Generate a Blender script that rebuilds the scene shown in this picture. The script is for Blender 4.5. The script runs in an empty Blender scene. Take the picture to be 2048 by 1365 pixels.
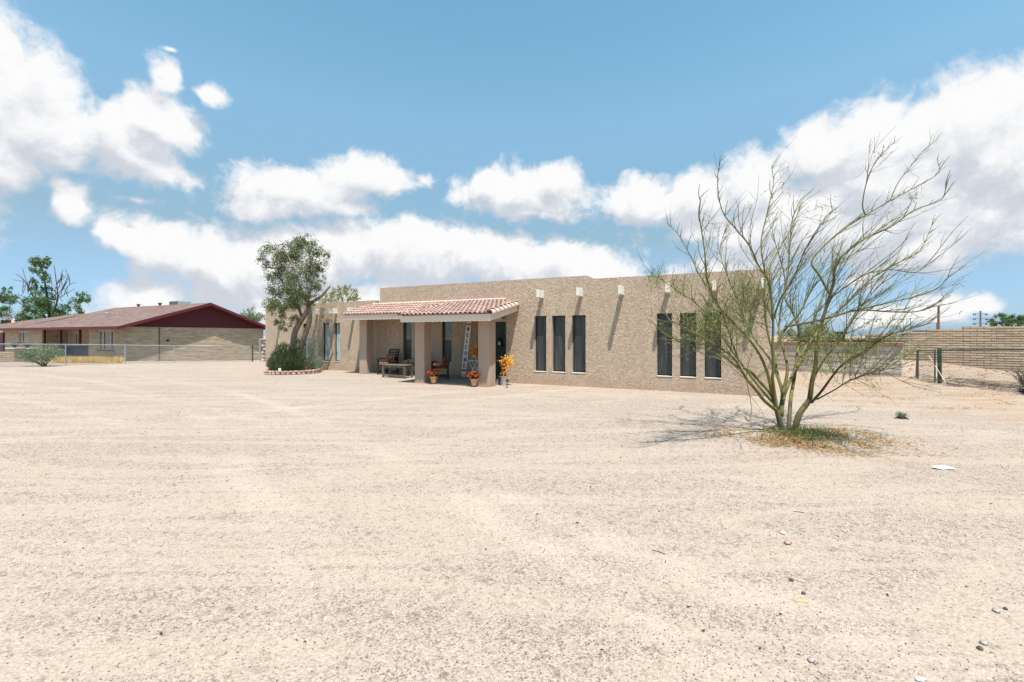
import bpy, math, random
from mathutils import Vector, noise as mnoise
R = math.radians
random.seed(7)
sc = bpy.context.scene
col = sc.collection

# ------------------------------------------------------------------ camera
F, CX, HY, EYE = 880.0, 1024.0, 672.0, 1.6
cd = bpy.data.cameras.new('camera'); cam = bpy.data.objects.new('camera', cd); col.objects.link(cam)
cam.location = (0, 0, EYE); cam.rotation_euler = (R(90), 0, 0)
cd.sensor_width = 36; cd.lens = F / 2048 * 36; cd.shift_y = -(682.5 - HY) / 2048
cd.clip_start = 0.05; cd.clip_end = 4000
sc.camera = cam

# ------------------------------------------------------------------ light
SUN = Vector((0.1075, -0.3407, 1.0)).normalized()
sl = bpy.data.lights.new('sun', 'SUN'); sl.energy = 5.0; sl.angle = R(0.53); sl.color = (1.0, 0.955, 0.89)
so = bpy.data.objects.new('sun', sl); col.objects.link(so)
so.rotation_euler = SUN.to_track_quat('Z', 'Y').to_euler(); so.location = (0, 0, 30)
sc.view_settings.view_transform = 'Standard'; sc.view_settings.look = 'None'
sc.view_settings.exposure = 0.50; sc.view_settings.gamma = 1.0

def make_world():
    w = bpy.data.worlds.new('World'); sc.world = w; w.use_nodes = True
    nt = w.node_tree; N = nt.nodes; L = nt.links; N.clear()
    # cloud field as a node group over (azimuth, elevation)
    g = bpy.data.node_groups.new('cloud_field', 'ShaderNodeTree')
    g.interface.new_socket('P', in_out='INPUT', socket_type='NodeSocketVector')
    g.interface.new_socket('F', in_out='OUTPUT', socket_type='NodeSocketFloat')
    gn, gl = g.nodes, g.links
    gi = gn.new('NodeGroupInput'); go = gn.new('NodeGroupOutput')
    def vm(nodes, op):
        n = nodes.new('ShaderNodeVectorMath'); n.operation = op; return n
    def mt(nodes, op, **k):
        n = nodes.new('ShaderNodeMath'); n.operation = op
        for i, v in k.items(): n.inputs[int(i[1:])].default_value = v
        return n
    cur = gi.outputs['P']
    for sc_, amp, det in ((6, .07, 3), (30, .018, 3)):
        nz = gn.new('ShaderNodeTexNoise'); nz.inputs['Scale'].default_value = sc_; nz.inputs['Detail'].default_value = det
        gl.new(cur, nz.inputs['Vector'])
        a = vm(gn, 'SUBTRACT'); gl.new(nz.outputs['Color'], a.inputs[0]); a.inputs[1].default_value = (.5, .5, .5)
        b = vm(gn, 'MULTIPLY'); gl.new(a.outputs[0], b.inputs[0]); b.inputs[1].default_value = (amp, amp, 0)
        c = vm(gn, 'ADD'); gl.new(cur, c.inputs[0]); gl.new(b.outputs[0], c.inputs[1]); cur = c.outputs[0]
    blobs = [(-10,160,140,130,1),(80,200,110,110,1),(0,310,100,70,1),(-120,250,200,160,1),(130,250,90,90,.95),
             (250,290,120,70,1),(330,250,90,60,.95),(335,155,38,45,.8),(415,185,58,26,.7),(280,335,130,34,.9),(230,215,60,40,.55),
             (140,405,58,48,.85),(265,400,75,20,.45),(340,92,30,12,.4),
             (600,385,140,48,1),(740,350,100,38,1),(560,415,120,30,.9),(700,425,110,26,.6),(850,350,40,25,.5),
             (1040,385,120,46,1),(1110,355,60,34,.9),(960,365,50,24,.7),(1060,425,130,20,.6),
             (1270,400,120,44,1),(1390,400,110,52,1),(1500,380,110,60,1),(1640,320,110,60,1),(1740,290,120,80,1.1),
             (1860,240,110,60,1.1),(1980,210,120,70,1.1),(2060,200,90,80,1.1),(1980,330,190,120,1.2),(1780,400,220,110,1.2),
             (1590,450,190,80,1.1),(1400,470,130,40,.6),(1850,500,120,70,.8),(1980,430,90,60,.8),(1480,540,200,50,.7),(1720,560,120,40,.6),
             (240,480,60,36,.9),(340,495,110,55,1),(470,530,150,70,1.1),(640,515,150,55,1.1),(820,500,150,50,1.1),(960,520,150,50,1.1),
             (1100,540,120,50,1.1),(1190,550,90,40,1),(300,600,120,60,.8),(600,600,300,60,.9),(900,610,300,60,.9),(1250,600,160,50,.7),
             (500,470,950,170,.22),(1500,450,850,180,.25),(1880,615,90,32,1),(1960,610,50,26,1),(1800,640,160,26,.8)]
    acc = None
    for (px, py, rx, ry, wt) in blobs:
        a = (px - CX) / F; b = (HY - py) / F
        az = math.atan(a); el = math.atan(b / math.sqrt(1 + a * a))
        raz = 1.22 * rx / F / (1 + a * a); rel = 1.22 * ry / F / math.sqrt(1 + a * a)
        s1 = vm(gn, 'SUBTRACT'); gl.new(cur, s1.inputs[0]); s1.inputs[1].default_value = (az, el, 0)
        s2 = vm(gn, 'MULTIPLY'); gl.new(s1.outputs[0], s2.inputs[0]); s2.inputs[1].default_value = (1 / raz, 1 / rel, 0)
        s3 = vm(gn, 'LENGTH'); gl.new(s2.outputs[0], s3.inputs[0])
        s4 = mt(gn, 'SUBTRACT', i0=wt); gl.new(s3.outputs['Value'], s4.inputs[1])
        if acc is None: acc = s4.outputs[0]
        else:
            m = mt(gn, 'SMOOTH_MAX', i2=.16); gl.new(acc, m.inputs[0]); gl.new(s4.outputs[0], m.inputs[1]); acc = m.outputs[0]
    nz = gn.new('ShaderNodeTexNoise'); nz.inputs['Scale'].default_value = 12; nz.inputs['Detail'].default_value = 9; nz.inputs['Roughness'].default_value = .63
    gl.new(cur, nz.inputs['Vector'])
    k1 = mt(gn, 'SUBTRACT', i1=.5); gl.new(nz.outputs['Fac'], k1.inputs[0])
    k2 = mt(gn, 'MULTIPLY', i1=1.7); gl.new(k1.outputs[0], k2.inputs[0])
    cl = mt(gn, 'MINIMUM', i1=.75); gl.new(acc, cl.inputs[0])
    k3 = mt(gn, 'ADD'); gl.new(cl.outputs[0], k3.inputs[0]); gl.new(k2.outputs[0], k3.inputs[1])
    gl.new(k3.outputs[0], go.inputs['F'])

    tc = N.new('ShaderNodeTexCoord'); sp = N.new('ShaderNodeSeparateXYZ'); L.new(tc.outputs['Generated'], sp.inputs[0])
    at = mt(N, 'ARCTAN2'); L.new(sp.outputs['X'], at.inputs[0]); L.new(sp.outputs['Y'], at.inputs[1])
    asn = mt(N, 'ARCSINE'); L.new(sp.outputs['Z'], asn.inputs[0])
    cb = N.new('ShaderNodeCombineXYZ'); L.new(at.outputs[0], cb.inputs[0]); L.new(asn.outputs[0], cb.inputs[1])
    f1 = N.new('ShaderNodeGroup'); f1.node_tree = g; L.new(cb.outputs[0], f1.inputs[0])
    off = vm(N, 'ADD'); L.new(cb.outputs[0], off.inputs[0]); off.inputs[1].default_value = (.012, .045, 0)
    f2 = N.new('ShaderNodeGroup'); f2.node_tree = g; L.new(off.outputs[0], f2.inputs[0])
    den = N.new('ShaderNodeMapRange'); den.interpolation_type = 'SMOOTHSTEP'
    den.inputs['From Min'].default_value = -.06; den.inputs['From Max'].default_value = .42; L.new(f1.outputs[0], den.inputs['Value'])
    dd = mt(N, 'SUBTRACT'); L.new(f1.outputs[0], dd.inputs[0]); L.new(f2.outputs[0], dd.inputs[1])
    br = N.new('ShaderNodeMapRange'); br.interpolation_type = 'SMOOTHSTEP'
    br.inputs['From Min'].default_value = -.42; br.inputs['From Max'].default_value = .40; L.new(dd.outputs[0], br.inputs['Value'])
    cm = N.new('ShaderNodeMix'); cm.data_type = 'RGBA'; L.new(br.outputs[0], cm.inputs['Factor'])
    cm.inputs['A'].default_value = (4.4, 4.7, 5.2, 1); cm.inputs['B'].default_value = (6.9, 6.9, 6.95, 1)
    sky = N.new('ShaderNodeTexSky'); sky.sky_type = 'NISHITA'; sky.sun_disc = False
    sky.sun_elevation = math.asin(SUN.z); sky.sun_rotation = math.atan2(SUN.x, SUN.y)
    sky.altitude = 400; sky.air_density = 1.0; sky.dust_density = 0.4; sky.ozone_density = 1.0
    mx = N.new('ShaderNodeMix'); mx.data_type = 'RGBA'; L.new(den.outputs[0], mx.inputs['Factor'])
    tn = N.new('ShaderNodeMix'); tn.data_type = 'RGBA'; tn.blend_type = 'MULTIPLY'; tn.inputs['Factor'].default_value = 1
    L.new(sky.outputs[0], tn.inputs['A']); 
    cr = N.new('ShaderNodeValToRGB'); el_ = cr.color_ramp.elements
    el_[0].position = 0; el_[0].color = (.21,.31,.52,1); el_[1].position = 1; el_[1].color = (.82,.98,.88,1)
    for p_, c_ in ((.206, (.50,.52,.445)), (.43, (.75,.90,.765)), (.60, (.68,.93,.79))):
        e_ = el_.new(p_); e_.color = (*c_, 1)
    L.new(sp.outputs['Z'], cr.inputs[0]); dbl = vm(N, 'SCALE'); dbl.inputs['Scale'].default_value = 2; L.new(cr.outputs[0], dbl.inputs[0]); L.new(dbl.outputs[0], tn.inputs['B']); L.new(tn.outputs['Result'], mx.inputs['A']); L.new(cm.outputs['Result'], mx.inputs['B'])
    bg = N.new('ShaderNodeBackground'); bg.inputs['Strength'].default_value = .1; L.new(mx.outputs['Result'], bg.inputs['Color'])
    out = N.new('ShaderNodeOutputWorld'); L.new(bg.outputs[0], out.inputs['Surface'])
    w.cycles.sampling_method = 'MANUAL'; w.cycles.sample_map_resolution = 512
make_world()

# ------------------------------------------------------------------ geometry helpers
def P(px, py, D):
    return Vector(((px - CX) / F * D, D, EYE + (HY - py) / F * D))
def smooth(a, b, x):
    t = max(0, min(1, (x - a) / (b - a))); return t * t * (3 - 2 * t)
def gz(x, y):
    z = -0.047 * max(0, min(y - 27, 14)) * (1 - smooth(-12, -3, x))
    z += 0.48 * math.exp(-(((x - 18.3) / 2.6) ** 2 + ((y - 20.4) / 2.6) ** 2))
    if -5 < y < 60 and abs(x) < 60: z += mnoise.fractal(Vector((x*.3, y*.3, 3)), 1.2, 2.0, 2) * .016
    z += 0.10 * math.exp(-(((x - 5.0) / 1.5) ** 2 + ((y - 7.1) / .55) ** 2)) * 0.5
    return z
def G(px, py):                      # a point of the ground seen at this pixel
    D = F * EYE / (py - HY)
    for _ in range(20):
        x = (px - CX) / F * D
        D = D * .5 + .5 * F * (EYE - gz(x, D)) / (py - HY)
    x = (px - CX) / F * D
    return Vector((x, D, gz(x, D)))
def on_ground(px, D):
    x = (px - CX) / F * D
    return Vector((x, D, gz(x, D)))

HA = Vector((6.808, 11.588, 0)); E = Vector((.9004, -.4349, 0)); V = Vector((.4349, .9004, 0))
ROT = math.atan2(E.y, E.x)
KV = HA.dot(V)
def depth(px, t): return (KV + t) / ((px - CX) / F * V.x + V.y)
def S(px, t=0):
    D = depth(px, t); return (Vector(((px - CX) / F * D, D, 0)) - HA).dot(E)
def Z(px, py, t=0): return EYE + (HY - py) / F * depth(px, t)
def HW(s, t, z=0): return HA + E * s + V * t + Vector((0, 0, z))

class MB:
    def __init__(s): s.v = []; s.f = []; s.m = []
    def add(s, vs, fs):
        o = len(s.v); s.v += [tuple(x) for x in vs]; s.f += [tuple(i + o for i in f) for f in fs]; return s
    def box(s, x0, x1, y0, y1, z0, z1):
        return s.add([(x0,y0,z0),(x1,y0,z0),(x1,y1,z0),(x0,y1,z0),(x0,y0,z1),(x1,y0,z1),(x1,y1,z1),(x0,y1,z1)],
                     [(0,3,2,1),(4,5,6,7),(0,1,5,4),(1,2,6,5),(2,3,7,6),(3,0,4,7)])
    def bbox(s, x0, x1, y0, y1, z0, z1, b=.01):   # box with chamfered vertical and top edges
        vs = []
        for z, k in ((z0, 0), (z1 - b, 0), (z1, b)):
            for (x, y) in ((x0+b+k,y0+k),(x1-b-k,y0+k),(x1-k,y0+b+k),(x1-k,y1-b-k),(x1-b-k,y1-k),(x0+b+k,y1-k),(x0+k,y1-b-k),(x0+k,y0+b+k)):
                vs.append((x, y, z))
        fs = [tuple(range(7,-1,-1)), tuple(range(16,24))]
        for l in (0, 8):
            for i in range(8):
                j = (i+1) % 8; fs.append((l+i, l+j, l+8+j, l+8+i))
        return s.add(vs, fs)
    def bar(s, a, b, w, h):            # rectangular bar between two points, h measured towards up
        a = Vector(a); b = Vector(b); d = (b - a).normalized()
        up = Vector((0,0,1)) if abs(d.z) < .95 else Vector((0,1,0))
        x = d.cross(up).normalized(); y = x.cross(d).normalized()
        vs = []
        for p in (a, b):
            for (i, j) in ((-1,-1),(1,-1),(1,1),(-1,1)): vs.append(p + x*(i*w/2) + y*(j*h/2))
        return s.add(vs, [(0,1,2,3),(7,6,5,4),(0,4,5,1),(1,5,6,2),(2,6,7,3),(3,7,4,0)])
    def tube(s, pts, rad, n=6, cap=True):
        pts = [Vector(p) for p in pts]
        if not hasattr(rad, '__len__'): rad = [rad] * len(pts)
        vs = []; ref = None
        for i, p in enumerate(pts):
            d = (pts[min(i+1, len(pts)-1)] - pts[max(i-1, 0)])
            if d.length < 1e-9: d = Vector((0,0,1))
            d.normalize()
            if ref is None: ref = d.orthogonal().normalized()
            else:
                ref = ref - d * ref.dot(d)
                if ref.length < 1e-5: ref = d.orthogonal()
                ref.normalize()
            b = d.cross(ref)
            for k in range(n):
                a = 2*math.pi*k/n; vs.append(p + (ref*math.cos(a) + b*math.sin(a)) * rad[i])
        fs = []
        for i in range(len(pts)-1):
            for k in range(n):
                j = (k+1) % n; fs.append((i*n+k, i*n+j, (i+1)*n+j, (i+1)*n+k))
        if cap:
            fs.append(tuple(range(n-1,-1,-1))); o = (len(pts)-1)*n; fs.append(tuple(range(o, o+n)))
        return s.add(vs, fs)
    def lathe(s, c, prof, n=16):       # prof: (radius, z)
        c = Vector(c); vs = []; fs = []
        for (r, z) in prof:
            for k in range(n):
                a = 2*math.pi*k/n; vs.append((c.x+r*math.cos(a), c.y+r*math.sin(a), c.z+z))
        for i in range(len(prof)-1):
            for k in range(n):
                j = (k+1) % n; fs.append((i*n+k, i*n+j, (i+1)*n+j, (i+1)*n+k))
        fs.append(tuple(range(n-1,-1,-1))); o = (len(prof)-1)*n; fs.append(tuple(range(o, o+n)))
        return s.add(vs, fs)
    def leaf(s, p, l, w, d=None):
        if d is None: d = Vector((random.gauss(0,1), random.gauss(0,1), random.gauss(0,1)))
        d = d.normalized(); x = d.cross(Vector((random.gauss(0,1), random.gauss(0,1), random.gauss(0,1))))
        if x.length < 1e-4: x = d.orthogonal()
        x.normalize(); p = Vector(p)
        return s.add([p, p + d*l*.5 + x*w*.5, p + d*l, p + d*l*.5 - x*w*.5], [(0,1,2,3)])
    def stone(s, c, rx, ry, rz, a=0, j=.22):
        c = Vector(c); vs = []
        for th, n, in ((0,1),(.9,5),(1.75,5),(3.1416,1)):
            for k in range(n):
                f = 1 + random.uniform(-j, j); ph = 2*math.pi*(k + .5*(th>1))/n
                x = math.sin(th)*math.cos(ph)*rx*f; y = math.sin(th)*math.sin(ph)*ry*f
                vs.append((c.x + x*math.cos(a)-y*math.sin(a), c.y + x*math.sin(a)+y*math.cos(a), c.z + math.cos(th)*rz*f))
        fs = []
        for k in range(5):
            j2 = (k+1) % 5
            fs += [(0,1+k,1+j2),(1+k,6+k,6+j2,1+j2),(6+k,11,6+j2)]
        return s.add(vs, fs)
    def build(s, name, mat, parent=None, origin=None, sm=False):
        o0 = Vector(origin) if origin is not None else Vector((0,0,0))
        me = bpy.data.meshes.new(name)
        me.from_pydata([tuple(Vector(x) - o0) for x in s.v] if origin is not None else s.v, [], s.f)
        me.materials.append(mat)
        if sm: me.polygons.foreach_set('use_smooth', [True]*len(me.polygons))
        me.update()
        ob = bpy.data.objects.new(name, me); col.objects.link(ob)
        if parent is not None: ob.parent = parent
        elif origin is not None: ob.location = o0
        return ob

def tag(o, label=None, cat=None, group=None, kind=None):
    if label: o['label'] = label
    if cat: o['category'] = cat
    if group: o['group'] = group
    if kind: o['kind'] = kind
    return o
def empty(name, loc, rz=0, label=None, cat=None, group=None):
    o = bpy.data.objects.new(name, None); col.objects.link(o); o.location = loc; o.rotation_euler = (0,0,rz)
    o.empty_display_size = .3
    return tag(o, label, cat, group)
def copy_tree(o, parent=None):
    c = o.copy(); col.objects.link(c)
    if parent is not None: c.parent = parent
    for ch in [x for x in bpy.data.objects if x.parent == o]: copy_tree(ch, c)
    return c

# ------------------------------------------------------------------ materials
class NT:
    def __init__(s, name):
        s.m = bpy.data.materials.new(name); s.m.use_nodes = True; s.t = s.m.node_tree; s.b = s.t.nodes['Principled BSDF']
    def n(s, t, **k):
        n = s.t.nodes.new(t)
        for a, v in k.items(): setattr(n, a, v)
        return n
    def l(s, a, b): s.t.links.new(a, b)
    def pos(s, scale=(1,1,1), obj=True):
        tc = s.n('ShaderNodeTexCoord'); mp = s.n('ShaderNodeMapping'); mp.inputs['Scale'].default_value = scale
        s.l(tc.outputs['Object'], mp.inputs[0]); return mp.outputs[0]
    def noise(s, vec, scale, det=4, rough=.55, dist=0):
        n = s.n('ShaderNodeTexNoise'); n.inputs['Scale'].default_value = scale; n.inputs['Detail'].default_value = det
        n.inputs['Roughness'].default_value = rough; n.inputs['Distortion'].default_value = dist
        if vec: s.l(vec, n.inputs['Vector'])
        return n
    def ramp(s, fac, stops, interp='LINEAR'):
        r = s.n('ShaderNodeValToRGB'); cr = r.color_ramp; cr.interpolation = interp
        while len(cr.elements) < len(stops): cr.elements.new(.5)
        for e, (p, c) in zip(cr.elements, stops):
            e.position = p; e.color = (*c, 1) if len(c) == 3 else c
        s.l(fac, r.inputs[0]); return r.outputs[0]
    def mix(s, fac, a, b, mode='MIX'):
        m = s.n('ShaderNodeMix'); m.data_type = 'RGBA'; m.blend_type = mode
        if isinstance(fac, (int, float)): m.inputs['Factor'].default_value = fac
        else: s.l(fac, m.inputs['Factor'])
        for k, v in (('A', a), ('B', b)):
            if isinstance(v, tuple): m.inputs[k].default_value = (*v, 1)
            else: s.l(v, m.inputs[k])
        return m.outputs['Result']
    def math(s, op, a, b=None, c=None):
        m = s.n('ShaderNodeMath', operation=op)
        for i, v in enumerate((a, b, c)):
            if v is None: continue
            if isinstance(v, (int, float)): m.inputs[i].default_value = v
            else: s.l(v, m.inputs[i])
        return m.outputs[0]
    def bump(s, h, dist, strength=1, nrm=None):
        b = s.n('ShaderNodeBump'); b.inputs['Distance'].default_value = dist; b.inputs['Strength'].default_value = strength
        s.l(h, b.inputs['Height'])
        if nrm: s.l(nrm, b.inputs['Normal'])
        return b.outputs[0]
    def done(s, c, rough=.8, nrm=None, metal=0, spec=.3):
        if isinstance(c, tuple): s.b.inputs['Base Color'].default_value = (*c, 1)
        else: s.l(c, s.b.inputs['Base Color'])
        s.b.inputs['Roughness'].default_value = rough; s.b.inputs['Metallic'].default_value = metal
        s.b.inputs['Specular IOR Level'].default_value = spec
        if nrm: s.l(nrm, s.b.inputs['Normal'])
        return s.m

def plain(name, c, rough=.7, metal=0, var=.25, scale=6, spec=.3, bump=0):
    n = NT(name); v = n.pos()
    z = n.noise(v, scale, 5)
    cc = n.mix(z.outputs['Fac'], tuple(x*(1-var) for x in c), tuple(min(1, x*(1+var)) for x in c))
    return n.done(cc, rough, n.bump(n.noise(v, scale*8, 3).outputs['Fac'], bump) if bump else None, metal, spec)

def island(name, cols, rough=.7, spec=.25, trans=0):
    n = NT(name); g = n.n('ShaderNodeNewGeometry')
    k = len(cols); cc = n.ramp(g.outputs['Random Per Island'], [(i/(k-1), c) for i, c in enumerate(cols)])
    m = n.done(cc, rough, None, 0, spec)
    if trans:
        tr = n.n('ShaderNodeBsdfTranslucent'); n.l(cc, tr.inputs[0]); mx = n.n('ShaderNodeMixShader'); mx.inputs[0].default_value = trans
        n.l(n.b.outputs[0], mx.inputs[1]); n.l(tr.outputs[0], mx.inputs[2])
        n.l(mx.outputs[0], n.t.nodes['Material Output'].inputs['Surface'])
    return m

def m_stucco(name, base, amp=.03, sc_=1.0):
    n = NT(name); v = n.pos((1.0, 1.0, 3.4))
    w = n.noise(v, 6*sc_, 3)
    wv = n.mix(.10, v, w.outputs['Color'], 'ADD')
    def groove(scale, wd):
        nz = n.noise(wv, scale*sc_, 2, .5, 1.4)
        return n.math('DIVIDE', n.math('MINIMUM', n.math('ABSOLUTE', n.math('SUBTRACT', nz.outputs['Fac'], .5)), wd), wd)
    g1 = groove(9, .032); g2 = groove(14, .045)
    lump = n.noise(wv, 18*sc_, 3)
    hgt = n.math('ADD', n.math('MULTIPLY', g1, .80), n.math('MULTIPLY', g2, .22))
    h2 = n.math('ADD', hgt, n.math('MULTIPLY', lump.outputs['Fac'], .3))
    big = n.noise(n.pos((1,1,.5)), .9, 5)
    c = n.mix(big.outputs['Fac'], tuple(x*.86 for x in base), tuple(min(1,x*1.14) for x in base))
    c = n.mix(n.ramp(lump.outputs['Fac'], [(.4,(0,0,0)),(.7,(.25,.25,.25))]), c, (base[0]*1.12, base[1]*1.08, base[2]*1.0))
    rn = n.noise(n.pos((2.2,2.2,.22)), 1.6, 5, .6)
    c = n.mix(n.ramp(rn.outputs['Fac'], [(.5,(0,0,0)),(.72,(.42,.42,.42))]), c, (base[0]*.84, base[1]*.82, base[2]*.80))
    # dusty red staining near the ground
    tc = n.n('ShaderNodeTexCoord'); sp = n.n('ShaderNodeSeparateXYZ'); n.l(tc.outputs['Object'], sp.inputs[0])
    zz = n.math('ADD', sp.outputs['Z'], n.math('MULTIPLY', big.outputs['Fac'], .5))
    st = n.ramp(n.math('MULTIPLY', zz, 1.0), [(.25,(.5,.5,.5)),(.62,(0,0,0))])
    c = n.mix(st, c, (base[0]*.95, base[1]*.80, base[2]*.70))
    return n.done(c, .92, n.bump(h2, amp), 0, .15)

def m_ground():
    n = NT('gravel_ground'); tc = n.n('ShaderNodeTexCoord'); v = tc.outputs['Object']
    big = n.noise(v, .22, 5, .55); mid = n.noise(v, 1.3, 5, .6)
    mp = n.n('ShaderNodeMapping'); mp.inputs['Rotation'].default_value = (0,0,R(28)); mp.inputs['Scale'].default_value = (.16, 1.1, 1); n.l(v, mp.inputs[0])
    trk = n.noise(mp.outputs[0], 1.0, 3, .5, 1.2)
    base = n.mix(n.ramp(big.outputs['Fac'], [(.3,(0,0,0)),(.7,(1,1,1))]), (0.380,0.294,0.225), (0.406,0.333,0.269))
    tr = n.ramp(trk.outputs['Fac'], [(.44,(0,0,0)),(.50,(1,1,1)),(.54,(1,1,1)),(.6,(0,0,0))])
    # pebbles: voronoi cells of two sizes
    vo = n.n('ShaderNodeTexVoronoi'); vo.inputs['Scale'].default_value = 105; n.l(v, vo.inputs['Vector'])
    vo2 = n.n('ShaderNodeTexVoronoi'); vo2.inputs['Scale'].default_value = 48; n.l(v, vo2.inputs['Vector'])
    sp = n.n('ShaderNodeSeparateColor'); n.l(vo.outputs['Color'], sp.inputs[0])
    sp2 = n.n('ShaderNodeSeparateColor'); n.l(vo2.outputs['Color'], sp2.inputs[0])
    pc = n.ramp(sp.outputs[0], [(0,(0.165,0.120,0.096)),(.07,(0.267,0.204,0.162)),(.14,(0.380,0.300,0.236)),(.5,(0.419,0.335,0.264)),(.8,(0.443,0.373,0.310)),(.93,(0.380,0.342,0.317)),(1,(0.506,0.455,0.414))])
    amt = n.ramp(n.math('ADD', mid.outputs['Fac'], n.math('MULTIPLY', big.outputs['Fac'], .6)), [(.5,(.60,.60,.60)),(1.0,(.68,.68,.68))])
    amt = n.mix(tr, amt, (.18,.18,.18))
    c = n.mix(amt, base, pc)
    for sc_, lo in ((130, .74), (58, .90), (24, .97)):
        vg = n.n('ShaderNodeTexVoronoi'); vg.inputs['Scale'].default_value = sc_; n.l(v, vg.inputs['Vector'])
        sg = n.n('ShaderNodeSeparateColor'); n.l(vg.outputs['Color'], sg.inputs[0])
        gr = n.ramp(sg.outputs[0], [(0,(lo*.75,lo*.72,lo*.70)),(.16,(lo,lo,lo)),(.30,(1,1,1)),(.75,(1.0,1.0,1.0)),(1,(2-lo-.1,2-lo-.1,2-lo-.1))])
        c = n.mix(1.0, c, gr, 'MULTIPLY')
    dk = n.ramp(sp2.outputs[1], [(.0,(1,1,1)),(.030,(1,1,1)),(.033,(0,0,0))])
    dkm = n.math('MULTIPLY', dk, n.math('LESS_THAN', vo2.outputs['Distance'], .28))
    c = n.mix(n.math('MULTIPLY', dkm, .65), c, (0.127,0.093,0.075))
    wh = n.ramp(sp2.outputs[2], [(.0,(1,1,1)),(.025,(1,1,1)),(.028,(0,0,0))])
    c = n.mix(n.math('MULTIPLY', n.math('MULTIPLY', wh, n.math('LESS_THAN', vo2.outputs['Distance'], .3)), .7), c, (0.538,0.492,0.449))
    c = n.mix(n.math('MULTIPLY', tr, .35), c, (0.430,0.352,0.277))
    # wheel tracks pressed into the gravel: long arcs of smoother, paler fines
    tk = None
    for (cx_, cy_, rad_) in ((-38.4,-22.8,45.0),(-38.4,-22.8,46.6),(25,-20,40.5),(25,-20,42.1),(-30,-26,41.0),(-30,-26,42.6)):
        dv = n.n('ShaderNodeVectorMath', operation='DISTANCE'); n.l(v, dv.inputs[0]); dv.inputs[1].default_value = (cx_, cy_, 0)
        dd = n.math('ABSOLUTE', n.math('SUBTRACT', n.math('ADD', dv.outputs['Value'], n.math('MULTIPLY', mid.outputs['Fac'], .5)), rad_ + .25))
        mr = n.n('ShaderNodeMapRange', interpolation_type='SMOOTHSTEP'); n.l(dd, mr.inputs['Value']); mr.inputs['From Min'].default_value = .26; mr.inputs['From Max'].default_value = .02
        tk = mr.outputs[0] if tk is None else n.math('MAXIMUM', tk, mr.outputs[0])
    tk = n.math('MULTIPLY', tk, n.ramp(big.outputs['Fac'], [(.38,(.0,.0,.0)),(.62,(.30,.30,.30))]))
    c = n.mix(tk, c, (0.558,0.462,0.370))
    # orange sandy earth to the right and along the back
    sx = n.n('ShaderNodeSeparateXYZ'); n.l(v, sx.inputs[0])
    wob = n.math('MULTIPLY', n.math('SUBTRACT', mid.outputs['Fac'], .5), 3.0)
    q = n.math('ADD', n.math('SUBTRACT', sx.outputs['X'], n.math('MULTIPLY', n.math('SUBTRACT', 12.0, sx.outputs['Y']), .15)), wob)
    right = n.ramp(n.math('DIVIDE', q, 20.0), [(.36,(0,0,0)),(.56,(1,1,1))])
    patch = n.ramp(n.noise(n.pos((.7,2.2,1)), 1.1, 6, .65).outputs['Fac'], [(.42,(0,0,0)),(.62,(1,1,1))])
    c = n.mix(n.math('MULTIPLY', n.math('MULTIPLY', right, patch), .75), c, (0.355,0.216,0.115))
    bigh = n.noise(v, 7, 4)
    h = n.math('ADD', n.math('MULTIPLY', n.math('SUBTRACT', 1.0, vo.outputs['Distance']), amt), n.math('MULTIPLY', n.math('SUBTRACT', 1.0, vo2.outputs['Distance']), .8))
    nb = n.bump(h, .007, .9); nb = n.bump(bigh.outputs['Fac'], .02, .5, nb)
    return n.done(c, .95, nb, 0, .1)

def m_brick(name, base, mortar, bw, bh, amp=.01, axis='XZ', var=.18):
    n = NT(name); tc = n.n('ShaderNodeTexCoord'); sp = n.n('ShaderNodeSeparateXYZ'); n.l(tc.outputs['Object'], sp.inputs[0])
    cb = n.n('ShaderNodeCombineXYZ')
    n.l(n.math('ADD', sp.outputs['X'], sp.outputs['Y']), cb.inputs[0]); n.l(sp.outputs['Z'], cb.inputs[1])
    b = n.n('ShaderNodeTexBrick'); n.l(cb.outputs[0], b.inputs['Vector'])
    b.inputs['Scale'].default_value = 1; b.inputs['Brick Width'].default_value = bw; b.inputs['Row Height'].default_value = bh
    b.inputs['Mortar Size'].default_value = .006; b.inputs['Mortar Smooth'].default_value = .6
    b.inputs['Color1'].default_value = (*[x*(1-var) for x in base],1); b.inputs['Color2'].default_value = (*[x*(1+var) for x in base],1)
    b.inputs['Mortar'].default_value = (*mortar,1)
    nz = n.noise(n.pos(), 1.1, 5)
    c = n.mix(n.ramp(nz.outputs['Fac'], [(.45,(0,0,0)),(.8,(.5,.5,.5))]), b.outputs['Color'], (base[0]*1.1, base[1]*.85, base[2]*.7))
    h = n.math('ADD', n.math('MULTIPLY', b.outputs['Fac'], -1), n.math('MULTIPLY', n.noise(n.pos(), 25, 4).outputs['Fac'], .5))
    return n.done(c, .9, n.bump(h, amp), 0, .15)

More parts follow.
